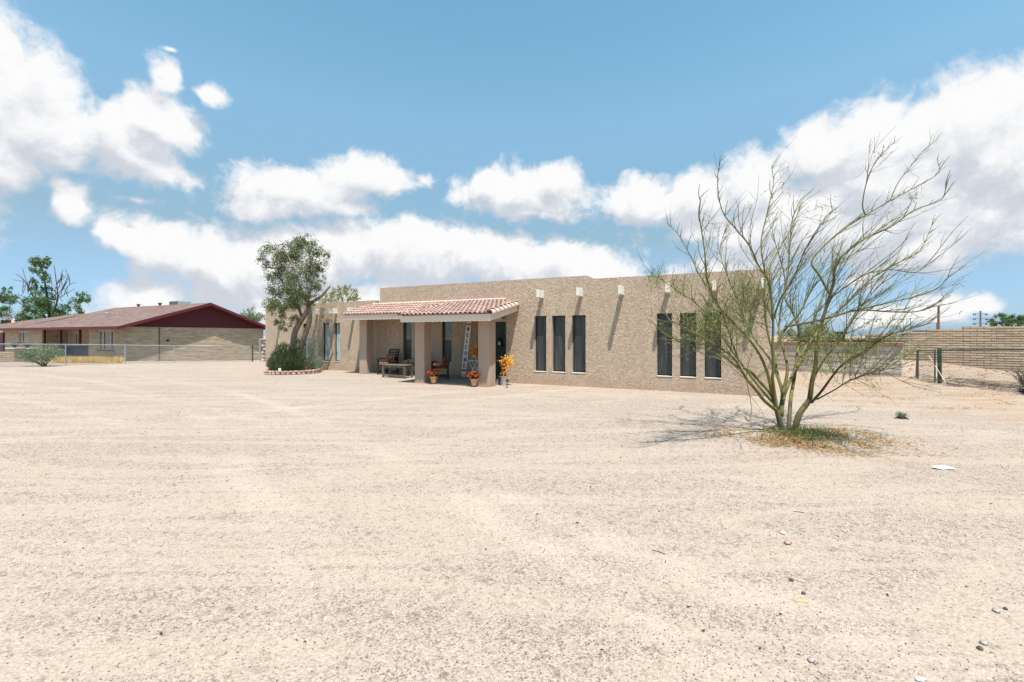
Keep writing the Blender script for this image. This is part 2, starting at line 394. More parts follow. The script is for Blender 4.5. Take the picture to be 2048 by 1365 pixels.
def m_shingle():
    n = NT('roof_shingles'); tc = n.n('ShaderNodeTexCoord'); sp = n.n('ShaderNodeSeparateXYZ'); n.l(tc.outputs['Object'], sp.inputs[0])
    cb = n.n('ShaderNodeCombineXYZ'); n.l(sp.outputs['X'], cb.inputs[0]); n.l(sp.outputs['Y'], cb.inputs[1])
    b = n.n('ShaderNodeTexBrick'); n.l(cb.outputs[0], b.inputs['Vector']); b.inputs['Scale'].default_value = 1
    b.inputs['Brick Width'].default_value = .42; b.inputs['Row Height'].default_value = .15; b.inputs['Mortar Size'].default_value = .012
    b.inputs['Color1'].default_value = (.13,.075,.060,1); b.inputs['Color2'].default_value = (.22,.14,.12,1); b.inputs['Mortar'].default_value = (.12,.07,.06,1)
    nz = n.noise(n.pos((1,2.2,1)), 1.4, 6, .65)
    c = n.mix(n.ramp(nz.outputs['Fac'], [(.35,(0,0,0)),(.65,(1,1,1))]), b.outputs['Color'], (.22,.16,.14))
    return n.done(c, .92, n.bump(b.outputs['Fac'], -.01), 0, .1)

def m_boards(name, base, sp_=.2):
    n = NT(name); tc = n.n('ShaderNodeTexCoord'); sp = n.n('ShaderNodeSeparateXYZ'); n.l(tc.outputs['Object'], sp.inputs[0])
    fr = n.math('FRACT', n.math('DIVIDE', sp.outputs['Y'], sp_))
    gr = n.math('LESS_THAN', fr, .12)
    nz = n.noise(n.pos((1,8,1)), 2, 4)
    c = n.mix(nz.outputs['Fac'], tuple(x*.8 for x in base), tuple(x*1.25 for x in base))
    c = n.mix(gr, c, tuple(x*.45 for x in base))
    return n.done(c, .7, None, 0, .3)

def m_screen():
    n = NT('window_screen'); v = n.pos((1,1,1))
    z = n.noise(n.pos((1,1,.25)), 5, 4)
    c = n.mix(z.outputs['Fac'], (.018,.022,.023), (.042,.050,.049))
    w = n.noise(n.pos((9,1,.5)), 3, 4)
    c = n.mix(n.ramp(w.outputs['Fac'], [(.45,(0,0,0)),(.75,(.9,.9,.9))]), c, (.095,.10,.095))
    return n.done(c, .4, None, 0, .5)

def m_curtain():
    n = NT('curtain_cloth'); sp = n.n('ShaderNodeSeparateXYZ'); tc = n.n('ShaderNodeTexCoord'); n.l(tc.outputs['Object'], sp.inputs[0])
    nz = n.noise(n.pos((1,1,.15)), 22, 3, .6)
    c = n.ramp(nz.outputs['Fac'], [(.3,(.16,.24,.23)),(.5,(.36,.48,.45)),(.7,(.55,.66,.62))])
    return n.done(c, .35, None, 0, .5)

def m_bark(name, a, b, sc_=14):
    n = NT(name); v = n.pos((1,1,.35)); z = n.noise(v, sc_, 6, .65)
    c = n.ramp(z.outputs['Fac'], [(.3,a),(.7,b)])
    return n.done(c, .9, n.bump(z.outputs['Fac'], .02), 0, .1)

def m_palo():
    n = NT('palo_bark'); z = n.noise(n.pos((1,1,.5)), 5, 5, .6)
    tc = n.n('ShaderNodeTexCoord'); sp = n.n('ShaderNodeSeparateXYZ'); n.l(tc.outputs['Object'], sp.inputs[0])
    c = n.ramp(z.outputs['Fac'], [(.33,(.085,.055,.035)),(.45,(.13,.11,.04)),(.60,(.21,.20,.06)),(.75,(.18,.18,.07))])
    lo = n.ramp(n.math('ADD', sp.outputs['Z'], n.math('MULTIPLY', z.outputs['Fac'], .6)), [(.4,(1,1,1)),(1.0,(0,0,0))])
    c = n.mix(n.math('MULTIPLY', lo, .8), c, (.10,.075,.055))
    return n.done(c, .75, n.bump(n.noise(n.pos((1,1,.4)), 40, 4).outputs['Fac'], .006), 0, .25)

M = dict(
    ground=m_ground(),
    stucco=m_stucco('tan_stucco', (.66,.51,.38), .034),
    column=m_stucco('column_stucco', (.46,.345,.265), .006, 1.6),
    trim=plain('cream_trim', (.72,.585,.465), .6, var=.07, scale=3),
    beam=plain('white_painted_wood', (.74,.70,.62), .6, var=.08, scale=8, bump=.002),
    screen=m_screen(), curtain=m_curtain(),
    black=plain('black_frame', (.018,.018,.02), .4, spec=.4),
    sill=plain('pale_sill', (.62,.54,.44), .8, var=.1),
    brick=m_brick('neighbour_brick', (.47,.375,.26), (.28,.22,.15), .4, .1),
    block=m_brick('slump_block', (.42,.33,.235), (.26,.19,.14), .42, .105, .012, var=.16),
    greyblock=m_brick('grey_rubble_block', (.50,.455,.40), (.34,.31,.27), .4, .2, .035, var=.2),
    shingle=m_shingle(), maroon=m_boards('maroon_siding', (.085,.013,.017)), mtrim=plain('maroon_trim', (.11,.018,.022), .5, var=.15),
    roofdeck=plain('flat_roof', (.45,.42,.38), .9),
    slab=plain('concrete_slab', (.25,.22,.19), .85, var=.15),
    door=plain('green_door', (.028,.075,.055), .45, var=.15, scale=2),
    wood=plain('dark_wood', (.035,.022,.016), .45, var=.3),
    greywood=m_bark('weathered_wood', (.10,.08,.062), (.20,.165,.13), 8),
    pot=plain('terracotta', (.62,.33,.17), .8, var=.12),
    metal=plain('galvanised_metal', (.50,.52,.52), .45, .6, .12),
    greenmetal=plain('green_painted_post', (.05,.085,.07), .5, .2),
    wire=plain('fence_wire', (.36,.37,.37), .55, .3, .1),
    darkwire=plain('dark_fence_wire', (.16,.19,.17), .6, .3, .1),
    signw=plain('sign_white_board', (.72,.70,.66), .7, var=.08, scale=10),
    signb=plain('sign_black_paint', (.02,.02,.02), .7, var=.05),
    signo=plain('sign_rust_band', (.45,.15,.05), .7, var=.2),
    cushion=None, white=plain('white_paint', (.80,.80,.78), .5, var=.04),
    bark=m_bark('grey_brown_bark', (.13,.085,.06), (.36,.26,.19)),
    dbark=m_bark('dark_bark', (.05,.035,.03), (.16,.12,.10)),
    palo=m_palo(),
    palotwig=island('palo_twigs', [(.06,.048,.028),(.12,.12,.04),(.19,.19,.07),(.09,.065,.04)], .75),
    olive=island('olive_leaves', [(.045,.06,.02),(.10,.13,.04),(.18,.21,.08),(.28,.30,.16)], .6, .3, .25),
    green=island('dark_green_leaves', [(.018,.04,.012),(.04,.085,.02),(.085,.15,.04)], .6, .3, .2),
    fresh=island('fresh_green_leaves', [(.05,.10,.03),(.11,.19,.06),(.20,.29,.11)], .6, .3, .3),
    lime=island('lime_leaves', [(.13,.19,.03),(.24,.30,.06),(.34,.38,.10)], .6, .3, .35),
    yellowgreen=island('yellow_green_leaves', [(.12,.14,.035),(.24,.25,.08),(.34,.33,.13)], .6, .3, .3),
    dead=island('dead_leaves', [(.06,.04,.03),(.12,.07,.05),(.18,.12,.08)], .8, .1),
    rosemary=island('rosemary_leaves', [(.03,.055,.02),(.075,.12,.04),(.15,.20,.09)], .6, .3, .2),
    sage=island('sage_leaves', [(.12,.17,.10),(.22,.28,.17),(.34,.39,.26)], .7, .2, .2),
    straw=island('dry_straw', [(.24,.11,.04),(.42,.24,.09),(.52,.38,.19),(.36,.22,.10),(.56,.46,.30)], .8, .1, .15),
    golden=island('golden_straw', [(.55,.36,.12),(.72,.52,.20),(.80,.66,.34)], .8, .1, .2),
    grassg=island('green_grass_blades', [(.05,.11,.03),(.11,.19,.05),(.20,.27,.09)], .7, .2, .25),
    pebble=island('pebbles', [(.33,.28,.23),(.38,.33,.28),(.28,.23,.19),(.46,.42,.37),(.22,.18,.15),(.35,.29,.245),(.25,.23,.21)], .9, .1),
    red=island('red_petals', [(.55,.03,.015),(.75,.09,.03),(.80,.22,.05)], .6),
    orange=island('orange_leaves', [(.55,.15,.03),(.75,.30,.05),(.80,.45,.08),(.35,.08,.02)], .6, .2, .2),
    yellow=island('yellow_leaves', [(.85,.50,.06),(.90,.66,.14),(.80,.38,.05)], .6, .2, .2),
    navy=plain('dark_bin_plastic', (.02,.035,.05), .4),
    rock=m_bark('field_stone', (.30,.17,.12), (.55,.42,.33), 9),
    rubble=m_bark('pale_rubble', (.22,.19,.17), (.55,.50,.45), 7),
    pink=plain('salmon_roof_tile', (.60,.36,.27), .8),
    pole=plain('pole_wood', (.20,.10,.08), .9), steel=plain('steel_pole', (.16,.17,.22), .6),
    paper=plain('paper', (.85,.86,.84), .7, var=.03),
)
def m_glass():
    n = NT('window_glass'); z = n.noise(n.pos(), 1.2, 3)
    c = n.mix(z.outputs['Fac'], (.03,.045,.045), (.10,.14,.13)); return n.done(c, .04, n.bump(z.outputs['Fac'], .02), 0, 1.0)
M['glass'] = m_glass()
def m_cushion():
    n = NT('striped_cushion'); sp = n.n('ShaderNodeSeparateXYZ'); tc = n.n('ShaderNodeTexCoord'); n.l(tc.outputs['Object'], sp.inputs[0])
    fr = n.math('FRACT', n.math('MULTIPLY', sp.outputs['X'], 9.0))
    c = n.ramp(fr, [(0,(.20,.035,.02)),(.45,(.22,.04,.03)),(.5,(.36,.24,.15)),(.75,(.36,.24,.15)),(.8,(.14,.07,.03)),(1,(.20,.035,.02))])
    return n.done(c, .9, None, 0, .1)
M['cushion'] = m_cushion()
def m_tile():
    n = NT('clay_roof_tile'); g = n.n('ShaderNodeNewGeometry'); 
    r = n.ramp(g.outputs['Random Per Island'], [(0,(.27,.135,.105)),(.4,(.36,.22,.18)),(.75,(.44,.30,.25)),(1,(.33,.17,.13))])
    z = n.noise(n.pos(), 5, 4)
    c = n.mix(n.math('MULTIPLY', z.outputs['Fac'], .45), r, (.50,.38,.33))
    return n.done(c, .85, None, 0, .15)
M['tile'] = m_tile()
M['raketile'] = plain('rake_tile', (.62,.47,.38), .85, var=.15, scale=3)

# ------------------------------------------------------------------ ground
def make_ground():
    def axis(lim, fine0, fine1, st):
        a = []; x = fine0
        while x <= fine1: a.append(x); x += st
        k = st
        lo = []; x = fine0
        while x > -lim: k *= 1.5; x -= k; lo.append(x)
        k = st; hi = []; x = fine1
        while x < lim: k *= 1.5; x += k; hi.append(x)
        return lo[::-1] + a + hi
    xs = axis(3000, -45, 30, .5); ys = axis(3000, -4, 50, .5)
    vs = []; fs = []
    for y in ys:
        for x in xs:
            vs.append((x, y, gz(x, y)))
    w = len(xs)
    for j in range(len(ys)-1):
        for i in range(w-1): fs.append((j*w+i, j*w+i+1, (j+1)*w+i+1, (j+1)*w+i))
    o = MB().add(vs, fs).build('ground', M['ground'], sm=True); o['kind'] = 'structure'
make_ground()

def gravel():
    mb = MB()
    for _ in range(15000):
        D = 1.7 + 11 * random.random() ** 1.9
        px = random.uniform(-60, 2110); p = on_ground(px, D)
        dens = mnoise.noise(Vector((p.x*.5, p.y*.5, 0)))
        if random.random() > .55 + dens: continue
        r = random.uniform(.0018, .0042) * (1.0 + .10*D) * (1.8 if random.random() < .02 else 1)
        mb.stone(p + Vector((0,0,r*.2+.004)), r*random.uniform(.9,1.5), r, r*random.uniform(.5,.8), random.uniform(0,6))
    tag(mb.build('loose_gravel', M['pebble']), 'small loose gravel scattered over the pale yard', 'gravel', kind='stuff')
gravel()

# ------------------------------------------------------------------ wall panels
def panel(mb, s0, s1, z0, z1, holes, t=0, depth_=.16, step=None):
    """front face in plane y=t facing -y, openings with reveals"""
    xs = sorted(set([s0, s1] + [h[i] for h in holes for i in (0,1)])); zs = sorted(set([z0, z1] + [h[i] for h in holes for i in (2,3)]))
    for i in range(len(xs)-1):
        for j in range(len(zs)-1):
            cx = (xs[i]+xs[i+1])/2; cz = (zs[j]+zs[j+1])/2
            if any(h[0] < cx < h[1] and h[2] < cz < h[3] for h in holes): continue
            mb.add([(xs[i],t,zs[j]),(xs[i+1],t,zs[j]),(xs[i+1],t,zs[j+1]),(xs[i],t,zs[j+1])], [(0,1,2,3)])
    for (a, b, c, d) in holes:
        y0, y1 = t, t + depth_
        mb.add([(a,y0,c),(a,y1,c),(a,y1,d),(a,y0,d)], [(0,1,2,3)]); mb.add([(b,y0,c),(b,y1,c),(b,y1,d),(b,y0,d)], [(3,2,1,0)])
        mb.add([(a,y0,c),(b,y0,c),(b,y1,c),(a,y1,c)], [(0,1,2,3)]); mb.add([(a,y0,d),(b,y0,d),(b,y1,d),(a,y1,d)], [(3,2,1,0)])
    # back, top, ends closing the slab
    T = t + .22
    mb.add([(s0,t,z1),(s1,t,z1),(s1,T,z1),(s0,T,z1)], [(0,1,2,3)])
    mb.add([(s0,t,z0),(s0,T,z0),(s0,T,z1),(s0,t,z1)], [(0,3,2,1)]); mb.add([(s1,t,z0),(s1,T,z0),(s1,T,z1),(s1,t,z1)], [(0,1,2,3)])
    mb.add([(s0,T,z0),(s1,T,z0),(s1,T,z1),(s0,T,z1)], [(3,2,1,0)])

# ------------------------------------------------------------------ main house
def main_house():
    rt = empty('house', HA, ROT, 'long tan stucco house with flat parapets, tiled porch and narrow dark windows', 'house')
    SL = S(1012, 0); TB = 1.45
    zm, zt, zl = 3.37, 3.69, 3.16
    win = []
    for (a, b) in ((1068.6,1092.4),(1103.8,1130.5),(1143.8,1171.2),(1313.6,1344.3),(1359.7,1392.3),(1409,1442.5)):
        win.append((S(a), S(b), .43, 2.25))
    lw = [(S(a, TB), S(b, TB), .40, 2.19) for (a, b) in ((606,618.5),(645,658.7),(668,680))]
    pw = [(S(a, TB), S(b, TB), .55, 2.35) for (a, b) in ((806,823),(884,903))]
    dr = [(S(990, TB)-.5, SL-.06, 0.02, 2.13)]
    mb = MB(); panel(mb, SL, 0, -.3, zm, win, 0, .21)
    mb.box(-.22, 0, .22, 9, -.3, zm); mb.box(SL, SL+.22, .22, TB+.22, -.3, zm); mb.box(SL, 0, 9, 9.22, -.3, zm)
    mb.build('wall', M['stucco'], rt)
    sT = S(760, TB); sLw = S(752, TB); sL = S(531, TB)
    mb = MB(); panel(mb, sT, SL, -.3, zt, pw[:0] + pw + dr, TB)
    mb.box(SL, SL+2.4, TB+.002, TB+.22, 3.0, zt)
    mb.box(sT, sT+.22, TB+.22, 9, 2.6, zt); mb.box(SL+2.18, SL+2.4, TB+.222, 9, 3.0, zt); mb.box(sT, SL+2.4, 9.222, 9.4, -.3, zt)
    mb.build('wall', M['stucco'], rt)
    mb = MB(); panel(mb, sL, sLw, -.3, zl, lw, TB); mb.box(sLw, sT, TB, TB+.22, -.3, 2.9)
    mb.box(sL, sL+.22, TB+.22, 9, -.3, zl); mb.box(sL, sT, 9, 9.2, -.3, zl)
    mb.build('wall', M['stucco'], rt)
    mb = MB(); mb.box(SL+.22, -.22, .23, 9, 2.85, 3.0); mb.box(sT+.22, SL, TB+.23, 9, 3.1, 3.25); mb.box(sL+.22, sT, TB+.23, 9, 2.6, 2.75)
    mb.build('roof', M['roofdeck'], rt)
    def window(h, t, kind):
        a, b, c, d = h
        y = t + (.17 if kind == 'screen' else .12); fw = .022
        fr = MB(); fr.box(a+.001,a+fw,y-.03,y+.03,c+.001,d-.001); fr.box(b-fw,b-.001,y-.03,y+.03,c+.001,d-.001)
        fr.box(a+fw,b-fw,y-.03,y+.03,c+.001,c+.04); fr.box(a+fw,b-fw,y-.03,y+.03,d-.03,d-.001)
        if kind == 'sash': fr.box(a+fw,b-fw,y-.025,y+.03,1.36,1.42)
        w = fr.build('window', M['black'], rt)
        if kind == 'sash':
            MB().box(a+fw,b-fw,y,y+.01,1.42,d-.03).build('pane', M['glass'], w)
            MB().box(a+fw,b-fw,y-.012,y+.01,c+.04,1.36).build('insect_screen', M['screen'], w)
        elif kind == 'curtain':
            mb = MB(); n = 40
            vs = []
            for i in range(n+1):
                x = a+fw+(b-a-2*fw)*i/n; yy = y+.02+.012*math.sin(i*1.1)+.006*math.sin(i*2.7)
                vs += [(x,yy,c+.04),(x,yy,d-.03)]
            mb.add(vs, [(2*i,2*i+2,2*i+3,2*i+1) for i in range(n)]); mb.build('curtain', M['curtain'], w, sm=True)
        else:
            MB().box(a+fw,b-fw,y,y+.01,c+.04,d-.03).build('insect_screen', M['screen'], w)
        MB().bbox(a-.012,b+.012,t-.012,y-.032,c-.016,c+.004,.005).build('window_sill', M['sill'], w)
    for h in win: window(h, 0, 'screen')
    for h in lw: window(h, TB, 'curtain')
    for h in pw: window(h, TB, 'sash')
    # roof beams
    def beam(px, t, z0, z1, p=.44, w=.09):
        s = S(px, t-p)
        MB().bbox(s, s+w, t-p, t+.02, z0, z1, .006).build('roof_beam', M['beam'], rt)
    for px in (1072.3, 1151.8, 1236, 1330): beam(px, 0, 2.83, 3.07)
    beam(1424, 0, 2.83, 3.07); beam(1521, 0, 2.83, 3.07)
    for px in (546, 618.5, 657, 694): beam(px, TB, 2.62, 2.85)
    # door
    a, b, c, d = dr[0]; y = TB+.1
    dm = MB().box(a,b,y,y+.04,c,d-.03)
    for (x0,x1) in ((a+.12,(a+b)/2-.05),((a+b)/2+.05,b-.12)):
        for (z0,z1) in ((.2,.85),(1.0,1.45),(1.55,1.95)): dm.box(x0,x1,y-.012,y,z0,z1)
    do = dm.build('door', M['door'], rt)
    fr = MB(); fr.box(a,a+.03,TB-.01,y,c,d); fr.box(b-.03,b,TB-.01,y,c,d); fr.box(a-.05,b+.06,TB-.03,TB-.004,d,d+.09); fr.build('door_frame', M['trim'], do)
    MB().lathe((b-.12, y-.05, 1.0), [(.028,-.03),(.034,0),(.028,.03)], 10).build('handle', M['metal'], do)
    MB().lathe((b-.32, y-.02, 1.62), [(.0,-.07),(.05,-.03),(.055,.02),(.0,.08)], 10).build('knocker', M['signw'], do)
    # porch columns
    def column(s, t, w, zt_, name='porch_column'):
        MB().bbox(s, s+w, t, t+w, -.2, zt_, .012).build(name, M['column'], rt)
    column(-14.98, .53, .41, 2.5); column(-10.55, -1.4, .40, 2.25); column(-8.07, -1.4, .41, 2.25)
    # beams over the columns (soffit headers)
    MB().box(-15.3,-10.75,.58,.88,2.33,2.52).build('porch_header', M['column'], rt)
    MB().box(-10.7,-7.42,-1.34,-1.06,2.1,2.32).build('porch_header', M['column'], rt)
    # slab
    MB().box(-15.0,-7.79,.5,TB-.003,-.1,.035).box(-10.56,-7.79,-1.36,.5,-.1,.034).build('porch_slab', M['slab'], rt)
    # porch roof
    s0, sm, s1 = -15.49, -10.74, -7.354
    def roofpt(side, t):
        if side == 'L': k = (t-.1)/1.35; return 2.47+k*(2.95-2.47)
        k = (t+1.9)/3.35; return 2.27+k*(2.95-2.27)
    fa = MB()
    fa.box(s0, sm-.002, .1, .14, 2.25, 2.455)
    fa.box(sm, s1, -1.9, -1.86, 2.045, 2.255)
    def rake(s, t0, t1, side, w=.04):
        z0, z1 = roofpt(side, t0)-.015, roofpt(side, t1)-.015
        h0 = .21
        fa.add([(s-w,t0,z0-h0),(s,t0,z0-h0),(s,t1,z1-h0),(s-w,t1,z1-h0),(s-w,t0,z0),(s,t0,z0),(s,t1,z1),(s-w,t1,z1)],
               [(0,3,2,1),(4,5,6,7),(0,1,5,4),(1,2,6,5),(2,3,7,6),(3,0,4,7)])
    rake(s1+.001, -1.859, -.002, 'R'); rake(s0+.04, .141, TB-.003, 'L')
    rake(sm+.04, -1.859, .1, 'R')
    fb = fa.build('fascia', M['trim'], rt)
    so_ = MB()
    for (a, b, t0, side) in ((s0+.041, sm, .15, 'L'), (sm+.041, s1-.041, -1.85, 'R')):
        te = TB-.003 if side == 'L' else -.004
        for (ta, tb, bb) in (((t0, te, b),) if side == 'L' else ((t0, te, b), (te, TB-.003, SL-.004))):
            so_.add([(a,ta,roofpt(side,ta)-.06),(bb,ta,roofpt(side,ta)-.06),(bb,tb,roofpt(side,tb)-.06),(a,tb,roofpt(side,tb)-.06),
                 (a,ta,roofpt(side,ta)-.03),(bb,ta,roofpt(side,ta)-.03),(bb,tb,roofpt(side,tb)-.03),(a,tb,roofpt(side,tb)-.03)],
                [(0,3,2,1),(4,5,6,7),(0,1,5,4),(1,2,6,5),(2,3,7,6),(3,0,4,7)])
    so_.build('porch_ceiling', M['trim'], rt)
    # barrel tiles: each tile an arch piece
    tl = MB(); pitch = .17
    def arch(sx, ta, tb, za, zb, r=.066, n=6, lift=.03):
        vs = []
        for (t, z, rr) in ((ta, za+lift, r*1.08), (tb, zb, r*.92)):
            for k in range(n+1):
                a = math.pi*k/n; vs.append((sx - rr*math.cos(a), t, z + rr*.85*math.sin(a)))
        for k in range(n+1):                                  # inner lip at the front for thickness
            a = math.pi*k/n; rr = r*.90; vs.append((sx - rr*math.cos(a), ta, za+lift + rr*.80*math.sin(a)))
        fs = [(k, k+1, n+2+k, n+1+k) for k in range(n)] + [(2*(n+1)+k, 2*(n+1)+k+1, k+1, k) for k in range(n)]
        tl.add(vs, fs)
    def pan(sx, ta, tb, za, zb, r=.03):
        tl.add([(sx-r,ta,za+.012),(sx+r,ta,za+.012),(sx+r,tb,zb),(sx-r,tb,zb)], [(0,1,2,3)])
    for (a, b, t0, side, clen) in ((s0, sm-.05, .04, 'L', .30), (sm+.1, s1-.1, -1.97, 'R', .34)):
        x = a + .07
        while x < b:
            t = t0
            while t < TB - .02:
                t1 = min(t+clen+.03, TB-.01)
                if x > SL-.08 and t1 > -.01: 
                    if t > -.12: break
                    t1 = -.01
                j = random.uniform(-.004,.004)
                arch(x+j, t, t1, roofpt(side, t), roofpt(side, t1)); pan(x+pitch/2, t, t1, roofpt(side, t), roofpt(side, t1), .045)
                t += clen
            x += pitch
    tl.build('roof_tiles', M['tile'], rt, sm=True)
    rk = MB(); t = -1.98; 
    while t < -.03:
        t1 = min(t+.30, -.02); za, zb = roofpt('R', t)+.055, roofpt('R', t1)+.03
        n = 8; vs = []
        for (tt, z, rr) in ((t, za, .125), (t1, zb, .105)):
            for k in range(n+1):
                a = -0.35 + (math.pi+.35)*k/n; vs.append((s1-.015 + rr*math.cos(a), tt, z + rr*.85*math.sin(a) - .03))
        rk.add(vs, [(k+1, k, n+1+k, n+2+k) for k in range(n)] ); t += .265
    rk.build('rake_tile', M['raketile'], rt, sm=True)
    rk = MB(); t = -1.98
    while t < .2:
        t1 = t+.3; za, zb = roofpt('R', t)+.04, roofpt('R', t1)+.02; n = 6; vs = []
        for (tt, z, rr) in ((t, za, .10), (t1, zb, .09)):
            for k in range(n+1):
                a = math.pi*k/n; vs.append((sm+.03 + rr*math.cos(a), tt, z + rr*.85*math.sin(a) - .03))
        rk.add(vs, [(k+1, k, n+1+k, n+2+k) for k in range(n)]); t += .265
    rk.build('rake_tile', M['tile'], rt, sm=True)
    MB().add([(s0+.4,TB-.05,2.955),(SL,TB-.05,2.955),(SL,TB-.003,2.965),(s0+.4,TB-.003,2.965),(s0+.4,TB-.05,3.01),(SL,TB-.05,3.01),(SL,TB-.003,3.03),(s0+.4,TB-.003,3.03)],
             [(0,3,2,1),(4,5,6,7),(0,1,5,4),(1,2,6,5),(2,3,7,6),(3,0,4,7)]).build('flashing', M['trim'], rt)
    MB().box(SL+.002,s1-.05,-.035,-.003,roofpt('R',0)+.03,roofpt('R',0)+.10).build('flashing', M['trim'], rt)
    return rt
main_house()

# ------------------------------------------------------------------ porch things
def armchair():
    rt = empty('armchair', (0,0,0), 0)
    f = MB(); w, d = .62, .62
    for x in (-w/2, w/2-.06):
        f.bbox(x,x+.06,-d/2,-d/2+.06,0,.60,.005); f.bbox(x,x+.06,d/2-.06,d/2,0,.55,.005)
        f.bar((x+.03,-d/2+.06,.10),(x+.03,d/2-.06,.10),.03,.05)
    f.box(-w/2+.06,w/2-.06,-d/2+.01,-d/2+.045,.28,.37); f.box(-w/2+.06,w/2-.06,d/2-.045,d/2-.01,.28,.37)
    f.build('frame', M['wood'], rt)
    for x in (-w/2-.015, w/2-.075): MB().bbox(x,x+.09,-d/2-.02,d/2,.60,.63,.006).build('armrest', M['wood'], rt)
    b = MB()
    for x in (-w/2+.065, w/2-.105): b.bar((x+.02,d/2-.04,.35),(x+.02,d/2+.10,.98),.04,.04)
    for i in range(5):
        z = .52+.105*i; y = d/2-.04+.14*(z-.35)/.63; b.box(-w/2+.1,w/2-.1,y-.012,y+.012,z,z+.07)
    b.build('backrest', M['wood'], rt)
    s = MB(); s.bbox(-w/2+.07,w/2-.07,-d/2+.0,d/2-.05,.38,.48,.03); s.build('seat_cushion', M['cushion'], rt)
    s = MB(); s.bbox(-.22,.22,d/2-.19,d/2-.08,.482,.78,.03); s.build('back_cushion', M['cushion'], rt)
    return rt
ch = armchair(); g = 'dark wood armchairs on the porch'
spots = [((S(776,.75),.75), ROT+.05, 'dark wooden slat back armchair with striped cushion behind the grey wooden table'),
         ((S(829,.5)-.15,.75), ROT-.9, 'dark wooden armchair half hidden behind the middle porch column'),
         ((S(884,.0)-.05,-.05), ROT-1.0, 'dark wooden armchair with tan pillow left of the welcome sign')]
for i, ((s, t), rz, lb) in enumerate(spots):
    o = ch if i == 0 else copy_tree(ch)
    o.location = HW(s, t, .035); o.rotation_euler = (0,0,rz); tag(o, lb, 'chair', g)
def pillow():
    p = HW(S(884,0)-.08, -.12, .58); mb = MB(); n = 10
    vs = []
    for i in range(n+1):
        for j in range(n+1):
            u, v_ = i/n*2-1, j/n*2-1; vs.append((u*.2, 0, v_*.16))
    top = []
    for sgn in (1,-1):
        top.append([(x, sgn*.065*math.sqrt(max(0,(1-(x/.2)**4)*(1-(z/.16)**4))), z) for (x,_,z) in vs])
    for k, vv in enumerate(top):
        o = [(i*(n+1)+j, (i+1)*(n+1)+j, (i+1)*(n+1)+j+1, i*(n+1)+j+1) for i in range(n) for j in range(n)]
        mb.add(vv, [q if k else q[::-1] for q in o])
    ob = mb.build('pillow', M['signo'], sm=True)
    ob.data.materials[0] = plain('tan_pillow', (.55,.30,.17), .9)
    ob.location = p; ob.rotation_euler = (R(-62), 0, ROT-.4)
    tag(ob, 'tan pillow resting on the armchair left of the welcome sign', 'pillow')
pillow()

def table():
    c = HW(S(795,-.15), -.15, 0); rt = empty('coffee_table', c, ROT, 'weathered grey wooden slat table at the porch edge', 'table')
    L_, W_, H_ = 1.12, .5, .50; t = MB()
    for i in range(6): t.bbox(-L_/2,L_/2,-W_/2+i*.086,-W_/2+i*.086+.072,H_-.03,H_,.004)
    t.build('table_top', M['greywood'], rt)
    MB().box(-L_/2+.06,L_/2-.06,-W_/2+.02,-W_/2+.05,H_-.11,H_-.032).box(-L_/2+.06,L_/2-.06,W_/2-.05,W_/2-.02,H_-.11,H_-.032).build('apron', M['greywood'], rt)
    for x in (-1,1):
        for y in (-1,1):
            MB().bar((x*(L_/2-.045),y*(W_/2-.035),0),(x*(L_/2-.045),y*(W_/2-.035),H_-.031),.07,.05).build('leg', M['greywood'], rt)
    MB().box(-L_/2+.08,L_/2-.08,-W_/2+.02,-W_/2+.05,.07,.12).box(-L_/2+.08,L_/2-.08,W_/2-.05,W_/2-.02,.07,.12).build('stretcher', M['greywood'], rt)
table()

